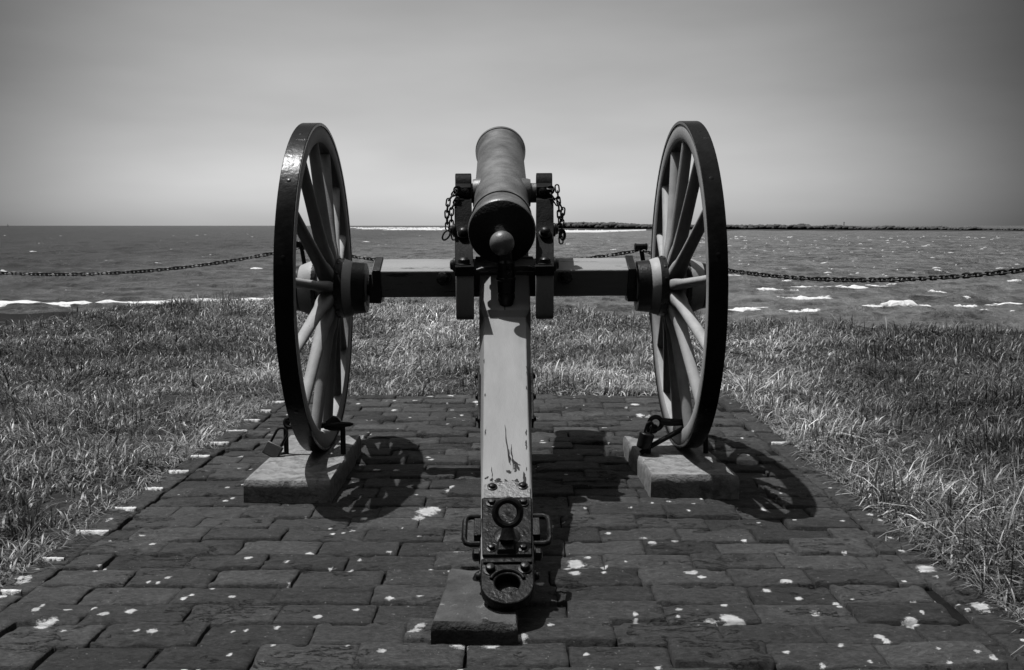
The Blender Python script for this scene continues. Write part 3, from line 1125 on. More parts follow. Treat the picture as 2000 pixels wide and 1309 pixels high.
def build_grass():
    P = []
    # sample density by distance band
    for (ya, yb, dens) in ((1.0, 3.2, 7500), (3.2, 5.0, 6000), (5.0, 7.5, 4300), (7.5, 13.2, 3000)):
        xm = min(8.5, 0.62 * yb + 1.1)
        N = int((yb - ya) * 2 * xm * dens)
        x = rs.uniform(-xm, xm, N)
        y = rs.uniform(ya, yb, N)
        keep = np.abs(x) < 0.62 * y + 1.0
        ed = interp_poly(EDGE, x) + fbm(x * 1.3, x * 0, 5, 3) * 0.5
        keep &= y < ed + 0.05
        ragged = fbm(x * 3, y * 3, 51, 3) * 0.42
        inpad = (x > PAD['x0'] + 0.0 + 0.02 * (y - 4) - ragged) & (x < PAD['x1'] - 0.06 + ragged) & (y < PAD['y1'] + 0.02 + ragged * .5)
        keep &= ~inpad
        # clumps and thin places
        cl = vnoise(x * 5.5, y * 5.5, 61) * .55 + vnoise(x * 14, y * 14, 62) * .45
        keep &= rs.rand(N) < np.clip((cl - 0.18) * 2.0, 0.05, 1)
        P.append(np.stack([x[keep], y[keep]], 1))
    P = np.concatenate(P)
    n = len(P)
    x, y = P[:, 0], P[:, 1]
    z = ground_h(x, y) - 0.004
    big = vnoise(x * 1.1, y * 1.1, 71)
    cl = vnoise(x * 5.5, y * 5.5, 61)
    tuft = vnoise(x * 2.6, y * 2.6, 73)
    dpad = np.minimum(np.maximum(np.maximum(PAD['x0'] - x, x - PAD['x1']), y - PAD['y1']), 1)
    edgef = np.clip((dpad + 0.14) / 0.25, 0.45, 1)
    ln = (0.04 + 0.09 * tuft + 0.055 * rs.rand(n)) * (0.7 + 0.6 * cl) * edgef
    ln = np.where(rs.rand(n) < .05, ln * 1.8, ln)
    ln = ln * np.where((x > 1.2) & (y < 4.6), 1.25, 1.0)
    far = np.clip((y - 5) / 6, 0, 1)
    wd = (0.0030 + 0.0030 * rs.rand(n)) * (1 + 0.7 * far)
    wd = np.where(rs.rand(n) < .08, wd * rs.uniform(1.5, 2.6, n), wd)
    lean = np.clip(rs.normal(1.20, .50, n) + (vnoise(x * 4, y * 4, 74) - .5) * 1.0, .1, 1.75)
    ld = (vnoise(x * 3.2, y * 3.2, 75) * 2 - 1) * 3.6 + rs.normal(0.3, 1.1, n)
    tone = 0.195 * (0.42 + 0.98 * big) * (0.22 + 1.7 * rs.rand(n) ** 2) * (0.55 + .8 * tuft)
    # paler behind the gun, darker near sides: partly grass tone, partly painted vignette
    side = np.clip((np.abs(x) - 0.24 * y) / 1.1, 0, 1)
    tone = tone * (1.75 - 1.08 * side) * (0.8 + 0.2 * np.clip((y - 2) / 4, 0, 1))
    dry = rs.rand(n) < (0.10 + 0.06 * (1 - edgef))
    tone = np.where(dry, tone * 2.0 + .03, tone)
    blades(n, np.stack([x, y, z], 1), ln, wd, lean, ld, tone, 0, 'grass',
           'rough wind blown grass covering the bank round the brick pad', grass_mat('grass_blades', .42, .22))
    print('grass blades', n)
    # dead thatch lying flat on the margins and between tufts
    N = 26000
    x = rs.uniform(-6.5, 6.5, N)
    y = rs.uniform(1.2, 11.5, N)
    dpad = np.maximum(np.maximum(PAD['x0'] + .02 * (y - 4) - x, x - PAD['x1']), y - PAD['y1'])
    keep = (dpad > -0.09) & (np.abs(x) < 0.62 * y + .6) & (y < interp_poly(EDGE, x) - .1)
    keep &= rs.rand(N) < np.where(dpad < .30, np.where(dpad < -0.02, .2, .45), .22)
    x, y, dpad = x[keep], y[keep], dpad[keep]
    # more on the margin
    M2 = 3500
    s = rs.randint(0, 2, M2)
    yy = rs.uniform(1.5, 6.2, M2)
    dd = np.abs(rs.normal(0.03, .13, M2)) - 0.05
    xx = np.where(s == 0, PAD['x0'] + .02 * (yy - 4) - dd, PAD['x1'] + .03 + dd)
    x = np.concatenate([x, xx])
    y = np.concatenate([y, yy])
    n = len(x)
    z = np.where((x > PAD['x0'] - .02) & (x < PAD['x1'] + .02) & (y < PAD['y1']), 0.004, ground_h(x, y) + 0.006) + rs.rand(n) * .012
    blades(n, np.stack([x, y, z], 1), rs.uniform(.03, .10, n), rs.uniform(.0015, .0038, n), rs.uniform(1.35, 1.75, n),
           rs.uniform(0, 6.28, n), rs.uniform(.06, .36, n) ** 1.25, 0, 'dry_grass',
           'pale dead grass stems lying along the margins of the brick pad', grass_mat('dry_blades', .6, .1))


build_grass()


# ================================================================== FENCE POSTS AND CHAINS
def post(name, base, top, yaw, label):
    t = empty(name, base)
    tp = Vector(top) - Vector(base)
    mb = MB()
    mb.tube([(0, 0, -.1), tuple(tp * .5), tuple(tp)], .022, 12)
    mb.lathe([(0, .045), (.02, .045), (.03, .026)], 14, X=T(0, 0, -.02))
    mb.build('shaft', M['iron'], t)
    mb = MB()
    X = T(*tp) @ Matrix.Rotation(yaw, 4, 'Z') @ axis_to((1, 0, 0))
    mb.lathe([(-.062, .030), (-.056, .036), (-.046, .036), (-.042, .031), (.042, .031), (.046, .036), (.056, .036), (.062, .030)], 16, X=X)
    mb.build('crosshead', M['iron'], t)
    tag(t, label, 'fence post', 'iron posts of the chain fence')
    return t


PL = (-2.07, 10.1)
PR = (1.24, 9.3)
post('fence_post', (PL[0], PL[1], 0), (PL[0] - .135, PL[1], .895), R(70), 'leaning iron fence post seen through the spokes of the left cannon wheel')
post('fence_post', (PR[0] + .16, PR[1], 0), (PR[0], PR[1], .885), R(4), 'iron fence post whose crosshead rises just left of the right cannon wheel')


def chain(a, b, sag, label, pitch=0.0415):
    a = Vector(a)
    b = Vector(b)
    n0 = 400
    pts = [a.lerp(b, i / n0) - Vector((0, 0, 4 * sag * (i / n0) * (1 - i / n0))) for i in range(n0 + 1)]
    d = [0]
    for i in range(n0):
        d.append(d[-1] + (pts[i + 1] - pts[i]).length)
    n = int(d[-1] / pitch)
    mb = MB()
    j = 0
    hl, hw, wr = pitch * .5 + .0035, .0145, .0064
    loop = []
    for q_ in range(14):
        an = 2 * math.pi * q_ / 14
        loop.append((hw * math.sin(an), 0, (hl - hw + .004) * (1 if math.cos(an) > 0 else -1) * min(1, abs(math.cos(an)) * 4) + hw * math.cos(an)))
    for i in range(n):
        s = (i + .5) * pitch
        while j < n0 - 1 and d[j + 1] < s:
            j += 1
        p = pts[j].lerp(pts[j + 1], (s - d[j]) / (d[j + 1] - d[j]))
        t = (pts[j + 1] - pts[j]).normalized()
        X = Matrix.Translation(p) @ axis_to(t) @ Matrix.Rotation(R(90) * (i % 2) + rnd.uniform(-.35, .35) + 0.5, 4, 'Z')
        mb.tube(loop, wr, 6, X=X, closed=True)
    o = mb.build('chain', M['link'], None)
    tag(o, label, 'chain', 'chains of the fence')
    return o


TL = (PL[0] - .135, PL[1], .865)
TR = (PR[0], PR[1], .855)
chain((-6.55, 9.5, .80), TL, .235, 'iron chain sagging across the sea from the left picture edge to the left wheel')
chain(TL, TR, .17, 'iron chain hanging behind the cannon axle between the two posts')
chain(TR, (3.33, 5.72, .865), .18, 'iron chain sagging across the sea from the right wheel to the right picture edge')


# ================================================================== CONCRETE BLOCKS
def block(name, corners, z0, z1, mat, label, bev=.008):
    """corners: four (x,y) counter-clockwise from near left"""
    cx = sum(c[0] for c in corners) / 4
    cy = sum(c[1] for c in corners) / 4
    mb = MB()
    nu, nv, nz = 22, 34, 5
    c = [Vector((a - cx, b - cy)) for a, b in corners]

    def q2(u, v):
        p = c[0].lerp(c[1], u).lerp(c[3].lerp(c[2], u), v)
        return p
    hgt = z1 - z0
    # rings from bottom to top around the perimeter, then the top grid as shrinking rings
    per = [(i / nu, 0) for i in range(nu)] + [(1, i / nv) for i in range(nv)] + [(1 - i / nu, 1) for i in range(nu)] + [(0, 1 - i / nv) for i in range(nv)]
    rings = []
    for k in range(nz + 1):
        z = hgt * k / nz
        rr = []
        ins = 0.0 if k < nz else 0.006
        for (u, v) in per:
            p = q2(u, v)
            w = float(fbm(np.array(p.x * 22 + z * 30), np.array(p.y * 22 + cx * 9), 3, 3)) * .007
            dirn = p.normalized()
            p = p + dirn * (w - ins * 1.3)
            rr.append((p.x, p.y, z - (0.004 if k == nz else 0)))
        rings.append(rr)
    for ins in (0.012, 0.03, 0.08, 0.4, 0.999):
        rr = []
        for (u, v) in per:
            p = q2(u, v)
            L1 = p.length
            p = p * (1 - min(.999, (ins if ins < .3 else ins * L1) / L1))
            w = float(fbm(np.array(p.x * 26), np.array(p.y * 26), 8, 3)) * .004
            chip = max(0.0, float(fbm(np.array(p.x * 9 + cx * 5), np.array(p.y * 9), 12, 3)) - .10) * (.22 if ins < .02 else 0.06 if ins < .05 else 0)
            rr.append((p.x, p.y, hgt + w * .5 - chip))
        rings.append(rr)
    mb.loft(rings)
    o = mb.build(name, mat, None, smooth=38)
    o.location = (cx, cy, z0)
    tag(o, label, 'concrete block', 'concrete blocks under the cannon')
    return o


block('footing_block', [(-1.06, 3.705), (-.715, 3.705), (-.725, 4.54), (-1.065, 4.55)], -.03, .09, M['concrete'],
      'pale concrete block under the left cannon wheel')
block('footing_block', [(.562, 3.80), (.915, 3.78), (.868, 4.53), (.533, 4.53)], -.03, .09, M['concrete'],
      'pale concrete block with notched left side under the right cannon wheel')
block('footing_block', [(-.212, 2.405), (.015, 2.40), (.02, 2.84), (-.19, 2.84)], -.03, .062, M['concrete2'],
      'dark stained concrete block under the iron end of the trail')

# ================================================================== CANNON
gun = empty('cannon', (-.029, 4.32, .09), (0, R(-.35), R(.55)))
tag(gun, 'old field cannon on a two wheeled carriage, muzzle raised towards the sea', 'cannon')
AL = R(23.6)
ca, sa = math.cos(AL), math.sin(AL)
ZT = 0.817


def S(x, s, n):
    """stock frame: s down the trail, n above the stock's top face"""
    return Vector((x, -s * ca - n * sa, ZT - s * sa + n * ca))


SX = Matrix(((1, 0, 0, 0), (0, -ca, -sa, 0), (0, -sa, ca, ZT), (0, 0, 0, 1)))   # (x, s, n) -> carriage


def stock_w(s):
    return float(np.interp(s, [-.2, .4, 1.52, 1.90], [.224, .213, .160, .150])) / 2


def stock_t(s):
    return float(np.interp(s, [-.2, .5, 1.3, 1.7, 1.95], [.20, .20, .15, .10, .055]))


# ---- stock
mb = MB()


def sect(s, top, ch, chn):
    w = stock_w(s)
    t = stock_t(s)
    return [(-w, s, top - chn), (-w + ch, s, top), (w - ch, s, top), (w, s, top - chn), (w, s, top - t), (-w, s, top - t)]


rings = []
for s in np.linspace(-.22, .395, 8):
    rings.append(sect(s, 0.0, .005, .005))
rings.append(sect(.404, -.002, .007, .007))
rings.append(sect(.425, -.024, .020, .060))
for s in np.linspace(.46, .60, 3):
    rings.append(sect(s, -.024, .018, .060))
for i, s in enumerate(np.linspace(.66, 1.50, 8)):
    k = i / 7
    rings.append(sect(s, -.024 + .004 * k, .011 * (1 - k) + .007, .052 * (1 - k) + .008))
for s in np.linspace(1.6, 1.88, 4):
    rings.append(sect(s, -.020, .006, .006))
mb.loft(rings, X=SX)
stock = mb.build('trail_stock', M['paint'], gun, bevel=.003, smooth=30)
# cracks and a groove in the stock's paint
mb = MB()


def crack(pts, w):
    mb = MB()
    L_, R_ = [], []
    for i, (x, s) in enumerate(pts):
        ww = w * (0.3 + .7 * math.sin(math.pi * i / (len(pts) - 1))) * rnd.uniform(.6, 1.5) / 2
        j = rnd.uniform(-.0015, .0015)
        L_.append((x - ww + j, s + rnd.uniform(-.002, .002), -.0232 + .0034 * (s - .66) / .84 + .0012))
        R_.append((x + ww + j, s + rnd.uniform(-.002, .002), -.0232 + .0034 * (s - .66) / .84 + .0012))
    n = len(pts)
    mb.add(L_ + R_, [(i, i + 1, n + i + 1, n + i) for i in range(n - 1)], X=SX)
    mb.build('paint_chip', M['iron'], stock, smooth=0)


def seg(a, b, n=9):
    return [(a[0] + (b[0] - a[0]) * i / (n - 1), a[1] + (b[1] - a[1]) * i / (n - 1)) for i in range(n)]


crack(seg((-.004, 1.19), (.008, 1.40)), .004)
crack(seg((.016, 1.30), (.022, 1.44)), .004)
crack(seg((.008, 1.33), (.012, 1.41)), .006)
crack(seg((.014, 1.385), (.044, 1.415)), .004)
crack(seg((.022, 1.385), (.040, 1.44)), .012)
crack(seg((.030, 1.40), (.028, 1.45)), .010)
crack(seg((-.048, 1.42), (-.043, 1.50)), .003)
crack(seg((.056, 1.45), (.058, 1.53)), .010)
crack(seg((.004, 1.44), (.010, 1.455)), .014)
for i in range(16):
    x_ = rnd.uniform(-.062, .062)
    s_ = 1.500 - abs(rnd.gauss(0, .010)) - .012 * (abs(x_) / .06)
    crack(seg((x_, s_), (x_ + rnd.uniform(-.012, .012), s_ + rnd.uniform(.006, .022)), 6), rnd.uniform(.004, .014))
for i in range(10):
    s_ = rnd.uniform(.7, 1.45)
    x_ = rnd.choice((-1, 1)) * (stock_w(s_) - .018)
    crack(seg((x_, s_), (x_ + rnd.uniform(-.002, .002), s_ + rnd.uniform(.01, .035)), 6), rnd.uniform(.002, .004))
mb = MB()
mb.box(-.0016, .0016, .34, .405, .0002, .0016, X=SX)
mb.build('seam', M['iron'], stock, smooth=0)
# side straps on the stock
for sd in (-1, 1):
    mb = MB()
    w = stock_w(1.0)
    mb.hexa([(sd * (stock_w(.78) + .001), .78, -.085), (sd * (stock_w(1.12) + .001), 1.12, -.085), (sd * (stock_w(1.12) + .008), 1.12, -.085), (sd * (stock_w(.78) + .008), .78, -.085),
             (sd * (stock_w(.78) + .001), .78, -.045), (sd * (stock_w(1.12) + .001), 1.12, -.045), (sd * (stock_w(1.12) + .008), 1.12, -.045), (sd * (stock_w(.78) + .008), .78, -.045)], X=SX)
    for s in (.81, .95, 1.09):
        mb.bolt(SX @ T(sd * (stock_w(s) + .007), s, -.065) @ axis_to((sd, 0, 0)), .010, .010)
    mb.build('side_strap', M['iron'], gun, bevel=.002)

# ---- trail end: upper worn plate, lower plate, lunette
mb = MB()
nU, nW = 16, 14
pl = []
for i in range(nU + 1):
    s = 1.505 + .078 * i / nU
    hw = stock_w(s) - .008
    k = min(1, i / 5)
    hw2 = hw * (.62 + .38 * math.sin(k * math.pi / 2))
    ring = []
    for j in range(nW + 1):
        x = -hw2 + 2 * hw2 * j / nW
        w = float(fbm(np.array(x * 90), np.array(s * 90), 2, 3)) * .003
        ring.append((x, s + (float(fbm(np.array(x * 70), np.array(3.3), 7, 3)) * .034 if i == 0 else 0), -.0125 + w))
    ring.append((hw2, s, -.020))
    ring.append((-hw2, s, -.020))
    pl.append(ring)
mb.loft(pl, X=SX)
plate = mb.build('trail_plate', M['rust'], gun, smooth=40)
for (x, s) in ((-.045, 1.533), (.050, 1.530)):
    mb = MB()
    mb.bolt(SX @ T(x, s, -.012), .011, .010, 12)
    mb.build('bolt', M['iron'], plate)
mb = MB()
w = stock_w(1.75) - .003
mb.hexa([(-w - .003, 1.585, -.021), (w + .003, 1.585, -.021), (w - .003, 1.838, -.021), (-w + .003, 1.838, -.021),
         (-w - .003, 1.585, -.011), (w + .003, 1.585, -.011), (w - .003, 1.838, -.009), (-w + .003, 1.838, -.009)], X=SX)
base_plate = mb.build('base_plate', M['plate'], gun, bevel=.004)
for (x, s, r_) in ((-.046, 1.612, .012), (.050, 1.612, .012), (-.045, 1.812, .010), (.046, 1.812, .011)):
    mb = MB()
    mb.bolt(SX @ T(x, s, -.010), r_, .013, 6)
    mb.build('bolt', M['iron'], base_plate)
# pointing ring standing on the plate
mb = MB()
X = SX @ T(.002, 1.752, .072) @ Matrix.Rotation(R(36), 4, 'X')
ring = [(.036 * math.cos(a), 0.0, .036 * math.sin(a)) for a in np.linspace(0, 2 * math.pi, 33)[:-1]]
mb.tube(ring, .0105, 10, X=X, closed=True)
mb.lathe([(-.075, .026), (-.065, .022), (-.05, .018), (-.042, .016)], 14, X=X)
mb.build('pointing_ring', M['iron'], gun)
mb = MB()
mb.hexa([(-.030, 1.785, -.010), (.024, 1.785, -.010), (.024, 1.835, -.010), (-.030, 1.835, -.010),
         (-.018, 1.785, .016), (.016, 1.785, .016), (.020, 1.828, .002), (-.026, 1.828, .002)], X=SX)
mb.lathe([(-.012, .040), (-.009, .040), (0.0, .020)], 18, X=SX @ T(0, 1.76, 0))
mb.build('ring_socket', M['iron'], gun, bevel=.003)
# lunette plate with hole
mb = MB()
outer, inner = [], []
nn = 48
hc = 1.952
for i in range(nn):
    a = 2 * math.pi * i / nn
    dx, ds = math.cos(a), math.sin(a)
    inner.append((.034 * dx, hc + .034 * ds))
    if ds >= -0.05:
        outer.append((.074 * dx, hc + .078 * ds))
    else:
        # straight sided part reaching back up the stock
        t = min(1 / max(abs(dx), 1e-6) * .074, 1 / max(-ds, 1e-6) * .098)
        outer.append((t * dx, hc + t * ds))
zt, zb = -.004, -.036
vs = [(x, s, zt) for x, s in outer] + [(x, s, zt) for x, s in inner] + [(x, s, zb) for x, s in outer] + [(x, s, zb) for x, s in inner]
fs = []
for i in range(nn):
    k = (i + 1) % nn
    fs += [(i, k, nn + k, nn + i), (2 * nn + i, 3 * nn + i, 3 * nn + k, 2 * nn + k), (i, 2 * nn + i, 2 * nn + k, k), (nn + i, nn + k, 3 * nn + k, 3 * nn + i)]
mb.add(vs, fs, X=SX)
lun = mb.build('lunette', M['plate'], gun, bevel=.005, smooth=40, seg=3)
mb = MB()
# raised arc behind the hole, and ridge across the plate's upper edge
arc = [(.047 * math.cos(a), hc + .047 * math.sin(a), -.002) for a in np.linspace(R(195), R(345), 18)]
mb.tube(arc, .006, 8, X=SX)
mb.box(-.068, .068, 1.868, 1.880, -.006, .003, X=SX)
mb.build('rim', M['plate'], lun, bevel=.002)
for (x, s) in ((-.047, 1.905), (.049, 1.900)):
    mb = MB()
    mb.bolt(SX @ T(x, s, -.004), .0135, .018, 12)
    mb.build('bolt', M['iron'], lun)
mb = MB()
mb.box(-.071, .071, 1.836, 1.858, -.075, -.028, X=SX)
mb.hexa([(-.066, 1.86, -.085), (.066, 1.86, -.085), (.055, 2.0, -.050), (-.055, 2.0, -.050), (-.066, 1.86, -.037), (.066, 1.86, -.037), (.055, 2.0, -.037), (-.055, 2.0, -.037)], X=SX)
mb.build('trail_shoe', M['iron'], gun, bevel=.003)
# trail handles
for sd in (-1, 1):
    mb = MB()
    w = stock_w(1.7)
    h0, h1 = 1.645, 1.765
    n_ = -.035
    pts = [(sd * (w - .01), h0, n_), (sd * (w + .030), h0, n_), (sd * (w + .043), h0 + .006, n_), (sd * (w + .048), h0 + .022, n_),
           (sd * (w + .048), h1 - .022, n_), (sd * (w + .043), h1 - .006, n_), (sd * (w + .030), h1, n_), (sd * (w - .01), h1, n_)]
    mb.tube(pts, .0088, 10, X=SX)
    mb.box(min(sd * (w - .002), sd * (w + .020)), max(sd * (w - .002), sd * (w + .020)), h0 + .022, h1 - .022, -.065, -.020, X=SX)
    mb.build('trail_handle', M['iron'], gun, bevel=.002)
    mb = MB()
    mb.bolt(SX @ T(sd * w, 1.80, -.045) @ axis_to((sd, 0, 0)), .018, .022, 6)
    mb.build('side_bolt', M['iron'], gun)
    mb = MB()
    mb.bolt(SX @ T(sd * (w - .002), 1.885, -.045) @ axis_to((sd, 0, 0)), .012, .014, 12)
    mb.build('side_bolt', M['iron'], gun)

# ---- axle
ZC = .768
AX = T(0, 0, ZC) @ Matrix.Rotation(AL, 4, 'X')
hs_ = .065
mb = MB()
N_ = 34
rings = []
for i in range(N_ + 1):
    x = -.585 + 1.17 * i / N_
    w1, w2 = [float(fbm(np.array(x * 12), np.array(k_), 3, 3)) * .004 for k_ in (1.3, 7.7)]
    rings.append([(x, -hs_, -hs_), (x, hs_, -hs_), (x, hs_, hs_ + w1), (x, -hs_, hs_ + w2)])
mb.loft(rings, X=AX)
axle = mb.build('axle', M['axle_paint'], gun, bevel=.006)
for sd in (-1, 1):
    mb = MB()
    x0, x1 = sd * .545, sd * .580
    mb.box(min(x0, x1), max(x0, x1), -hs_ - .006, hs_ + .006, -hs_ - .010, hs_ + .008, X=AX)
    x0, x1 = sd * .548, sd * .600
    mb.box(min(x0, x1), max(x0, x1), -.055, .060, -.085, .045, X=T(0, 0, .725 + .02))
    mb.build('axle_band', M['iron'], axle, bevel=.003)
    mb = MB()
    x0 = sd * (.255 + .012)
    mb.bolt(T(x0, -.075, ZC + .005) @ axis_to((sd * .3, -1, .2)), .024, .03, 8)
    mb.build('axle_bolt', M['iron'], axle)
mb = MB()
mb.tube([(-.94, 0, .725), (.94, 0, .725)], .034, 16)
mb.build('axle_arm', M['iron'], axle)

# ---- cheeks (converge to the rear)
def chk(x_in, y, z, sd):
    # y in carriage coordinates (0 at axle); outer faces splay towards the muzzle
    sp = float(np.interp(y, [-.47, .13], [.123, .152]))
    return (sd * (sp + x_in), y, z)


prof = [(-.27, .838), (-.470, .832), (-.470, .650), (-.455, .628), (-.42, .620), (-.30, .640), (-.10, .66), (.10, .66), (.24, .72), (.30, .90), (.30, 1.05), (.27, 1.115),
        (.185, 1.115), (.178, 1.10), (.150, 1.090), (.122, 1.10), (.115, 1.115), (.01, 1.115), (-.02, 1.105), (-.07, 1.025), (-.13, .925)]
for sd in (-1, 1):
    mb = MB()
    mb.prism(prof, 0, .073, f=lambda x, y, z: chk(x, y, z, sd))
    ck = mb.build('cheek', M['axle_paint' if False else 'paint'], gun, bevel=.020, seg=4)
    # iron plate over the sloping back edge
    mb = MB()
    pts = [(-.476, .800), (-.476, .838), (-.272, .845), (-.133, .931), (-.073, 1.031), (-.023, 1.113), (.005, 1.121), (.30, 1.121), (.30, 1.114), (.008, 1.114), (-.018, 1.104), (-.067, 1.023), (-.128, .923), (-.27, .837), (-.468, .830), (-.469, .800)]
    mb.prism(pts, -.002, .075, f=lambda x, y, z: chk(x, y, z, sd))
    cp = mb.build('cheek_plate', M['cheek_iron'], ck, bevel=.002)
    sl_ = math.atan2(1.113 - .838, .453)
    nrm = (0, -math.sin(sl_), math.cos(sl_))
    for t_, r_ in ((.20, .024), (.80, .023)):
        y = -.476 + .453 * t_
        z = float(np.interp(y, [-.476, -.272, -.133, -.073, -.023], [.838, .845, .931, 1.031, 1.113]))
        sl_ = .05 if t_ < .5 else .80
        nrm = (0, -math.sin(sl_), math.cos(sl_))
        p = chk(.038, y, z, sd)
        mb = MB()
        mb.lathe([(0, r_ * 1.2), (.004, r_ * 1.2), (.006, r_), (.022, r_ * .95), (.030, r_ * .6), (.032, r_ * .2)], 18, X=T(*p) @ axis_to(nrm))
        mb.build('bolt', M['iron'], ck)
    # washers on the outer face
    for (y, z) in ((-.36, .84), (-.10, .98), (.06, .80)):
        p = chk(.074, y, z, sd)
        mb = MB()
        mb.lathe([(0, .030), (.006, .030), (.010, .022), (.020, .018), (.022, .010)], 18, X=T(*p) @ axis_to((sd, 0, 0)))
        mb.build('washer', M['iron'], ck)
    # cap square over the trunnion
    mb = MB()
    cap = [(.015, 1.122), (.015, 1.135), (.075, 1.140), (.082, 1.150)]
    for a in np.linspace(R(170), R(10), 11):
        cap.append((.150 + .066 * math.cos(a), 1.150 + .088 * math.sin(a)))
    cap += [(.218, 1.150), (.225, 1.140), (.300, 1.135), (.300, 1.122), (.21, 1.122)]
    for a in np.linspace(R(15), R(165), 9):
        cap.append((.150 + .047 * math.cos(a), 1.145 + .047 * math.sin(a)))
    cap.append((.09, 1.122))
    mb.prism(cap, -.003, .070, f=lambda x, y, z: chk(x, y, z, sd))
    # rear lip hanging over the strap
    mb.prism([(.006, 1.122), (.006, 1.170), (.020, 1.176), (.075, 1.190), (.085, 1.16), (.085, 1.122)], .000, .068, f=lambda x, y, z: chk(x, y, z, sd))
    cs = mb.build('cap_square', M['cheek_iron'], gun, bevel=.003)
    # nut, and eye bolt carrying the key chain
    mb = MB()
    p = chk(.026, .004, 1.148, sd)
    mb.bolt(T(*p) @ axis_to((0, -1, .25)), .013, .018, 6)
    mb.build('nut', M['iron'], cs)
    mb = MB()
    p = Vector(chk(.060, -.002, 1.155, sd))
    rg = [(p.x + .015 * math.cos(a), p.y - .012, p.z + .017 * math.sin(a)) for a in np.linspace(0, 2 * math.pi, 19)[:-1]]
    mb.tube(rg, .0048, 8, closed=True)
    mb.build('eye_bolt', M['iron'], cs)
    # chain with ring
    mb = MB()
    if sd < 0:
        runs = [[(p.x - .012, p.y - .02, p.z - .01), (p.x - .040, p.y - .02, p.z - .045), (p.x - .048, p.y - .02, p.z - .10), (p.x - .046, p.y - .02, p.z - .16), (p.x - .028, p.y - .02, p.z - .175)],
                [(p.x - .005, p.y - .03, p.z - .045), (p.x - .026, p.y - .03, p.z - .080), (p.x - .028, p.y - .03, p.z - .16), (p.x - .020, p.y - .03, p.z - .20)]]
        endp = (p.x - .050, p.y - .03, p.z - .195)
        ea = R(35)
    else:
        runs = [[(p.x + .004, p.y - .02, p.z + .005), (p.x + .030, p.y - .02, p.z + .005), (p.x + .036, p.y - .02, p.z - .05), (p.x + .056, p.y - .02, p.z - .09), (p.x + .050, p.y - .02, p.z - .15), (p.x + .052, p.y - .02, p.z - .20)],
                [(p.x + .010, p.y - .03, p.z - .03), (p.x + .036, p.y - .03, p.z - .07), (p.x + .040, p.y - .03, p.z - .15), (p.x + .046, p.y - .03, p.z - .22)]]
        endp = (p.x + .052, p.y - .03, p.z - .195)
        ea = R(-8)
    loop = []
    for q_ in range(14):
        an = 2 * math.pi * q_ / 14
        loop.append((.0085 * math.sin(an), 0, .0095 * (1 if math.cos(an) > 0 else -1) * min(1, abs(math.cos(an)) * 4) + .0085 * math.cos(an)))
    for run in runs:
        run = [Vector(v) for v in run]
        tot = sum((run[i + 1] - run[i]).length for i in range(len(run) - 1))
        nl = int(tot / .026)
        for i in range(nl + 1):
            s = tot * i / max(nl, 1)
            k = 0
            while k < len(run) - 2 and s > (run[k + 1] - run[k]).length:
                s -= (run[k + 1] - run[k]).length
                k += 1
            p2 = run[k] + (run[k + 1] - run[k]).normalized() * s
            X = Matrix.Translation(p2) @ axis_to(run[k + 1] - run[k]) @ Matrix.Rotation(R(90) * (i % 2) + rnd.uniform(-.3, .3) + (1.57 if sd < 0 else 0.3), 4, 'Z')
            mb.tube(loop, .0036, 6, X=X, closed=True)
    rg = []
    for a in np.linspace(0, 2 * math.pi, 21)[:-1]:
        lx, lz = .013 * math.cos(a), .026 * math.sin(a) * (1 if math.sin(a) < 0 else .8)
        rg.append((endp[0] + lx * math.cos(ea) + lz * math.sin(ea) * -1 * -1 * (1 if sd < 0 else 1), endp[1], endp[2] + lz * math.cos(ea) - lx * math.sin(ea)))
    mb.tube(rg, .004, 7, closed=True)
    mb.build('key_chain', M['link'], gun)

# transom/strap between the cheeks behind the barrel
mb = MB()
mb.box(-.13, .13, .02, .08, .74, .86)
mb.build('transom', M['paint'], gun, bevel=.004)

# ---- elevating screw with its four-armed handle
mb = MB()
XS = T(.006, -.325, .690) @ Matrix.Rotation(R(6), 4, 'X')
mb.lathe([(-.02, .027), (.0, .033), (.012, .037), (.028, .037), (.030, .034), (.034, .034), (.036, .037), (.085, .0375), (.088, .040), (.096, .040), (.099, .036),
          (.16, .036), (.17, .026), (.20, .024), (.26, .024)], 28, X=XS)
scr = mb.build('elevating_screw', M['iron'], gun, smooth=30)
mb = MB()
for a in (R(8), R(98), R(188), R(278)):
    d = Vector((math.cos(a), math.sin(a), 0))
    pts = [XS @ (d * r_ + Vector((0, 0, .130 + z_))) for r_, z_ in ((.02, 0), (.06, .004), (.10, .002), (.122, -.002))]
    mb.tube(pts, [.011, .010, .0125, .008], 10)
mb.build('screw_handle', M['iron'], gun)

# ---- barrel
EL = R(19.0)
BB = Vector((-.010, -.318, .972))       # centre of the base ring's rear face
bdir = Vector((-.004, math.cos(EL), math.sin(EL)))
BX = Matrix.Translation(BB) @ axis_to(bdir)
mb = MB()
pr = [(-.002, .1360), (0.0, .1375), (.005, .1405), (.024, .1415), (.030, .138), (.034, .1275), (.060, .1265), (.150, .1255), (.153, .1255), (.156, .131), (.172, .131), (.176, .1245),
      (.30, .1240), (.475, .1232), (.80, .1215), (1.17, .1195), (1.19, .1205), (1.22, .126), (1.25, .1315), (1.262, .131), (1.264, .125), (1.272, .125),
      (1.274, .133), (1.300, .134), (1.315, .130), (1.322, .120), (1.324, .062), (1.20, .059), (.9, .058)]
mb.lathe(pr, 72, X=BX, cap=False)
barrel = mb.build('barrel', M['barrel'], gun, smooth=30)
mb = MB()
mb.lathe([(.9, .0585), (.901, .001)], 24, X=BX, cap=False)
mb.build('bore', M['dark'], barrel)
mb = MB()
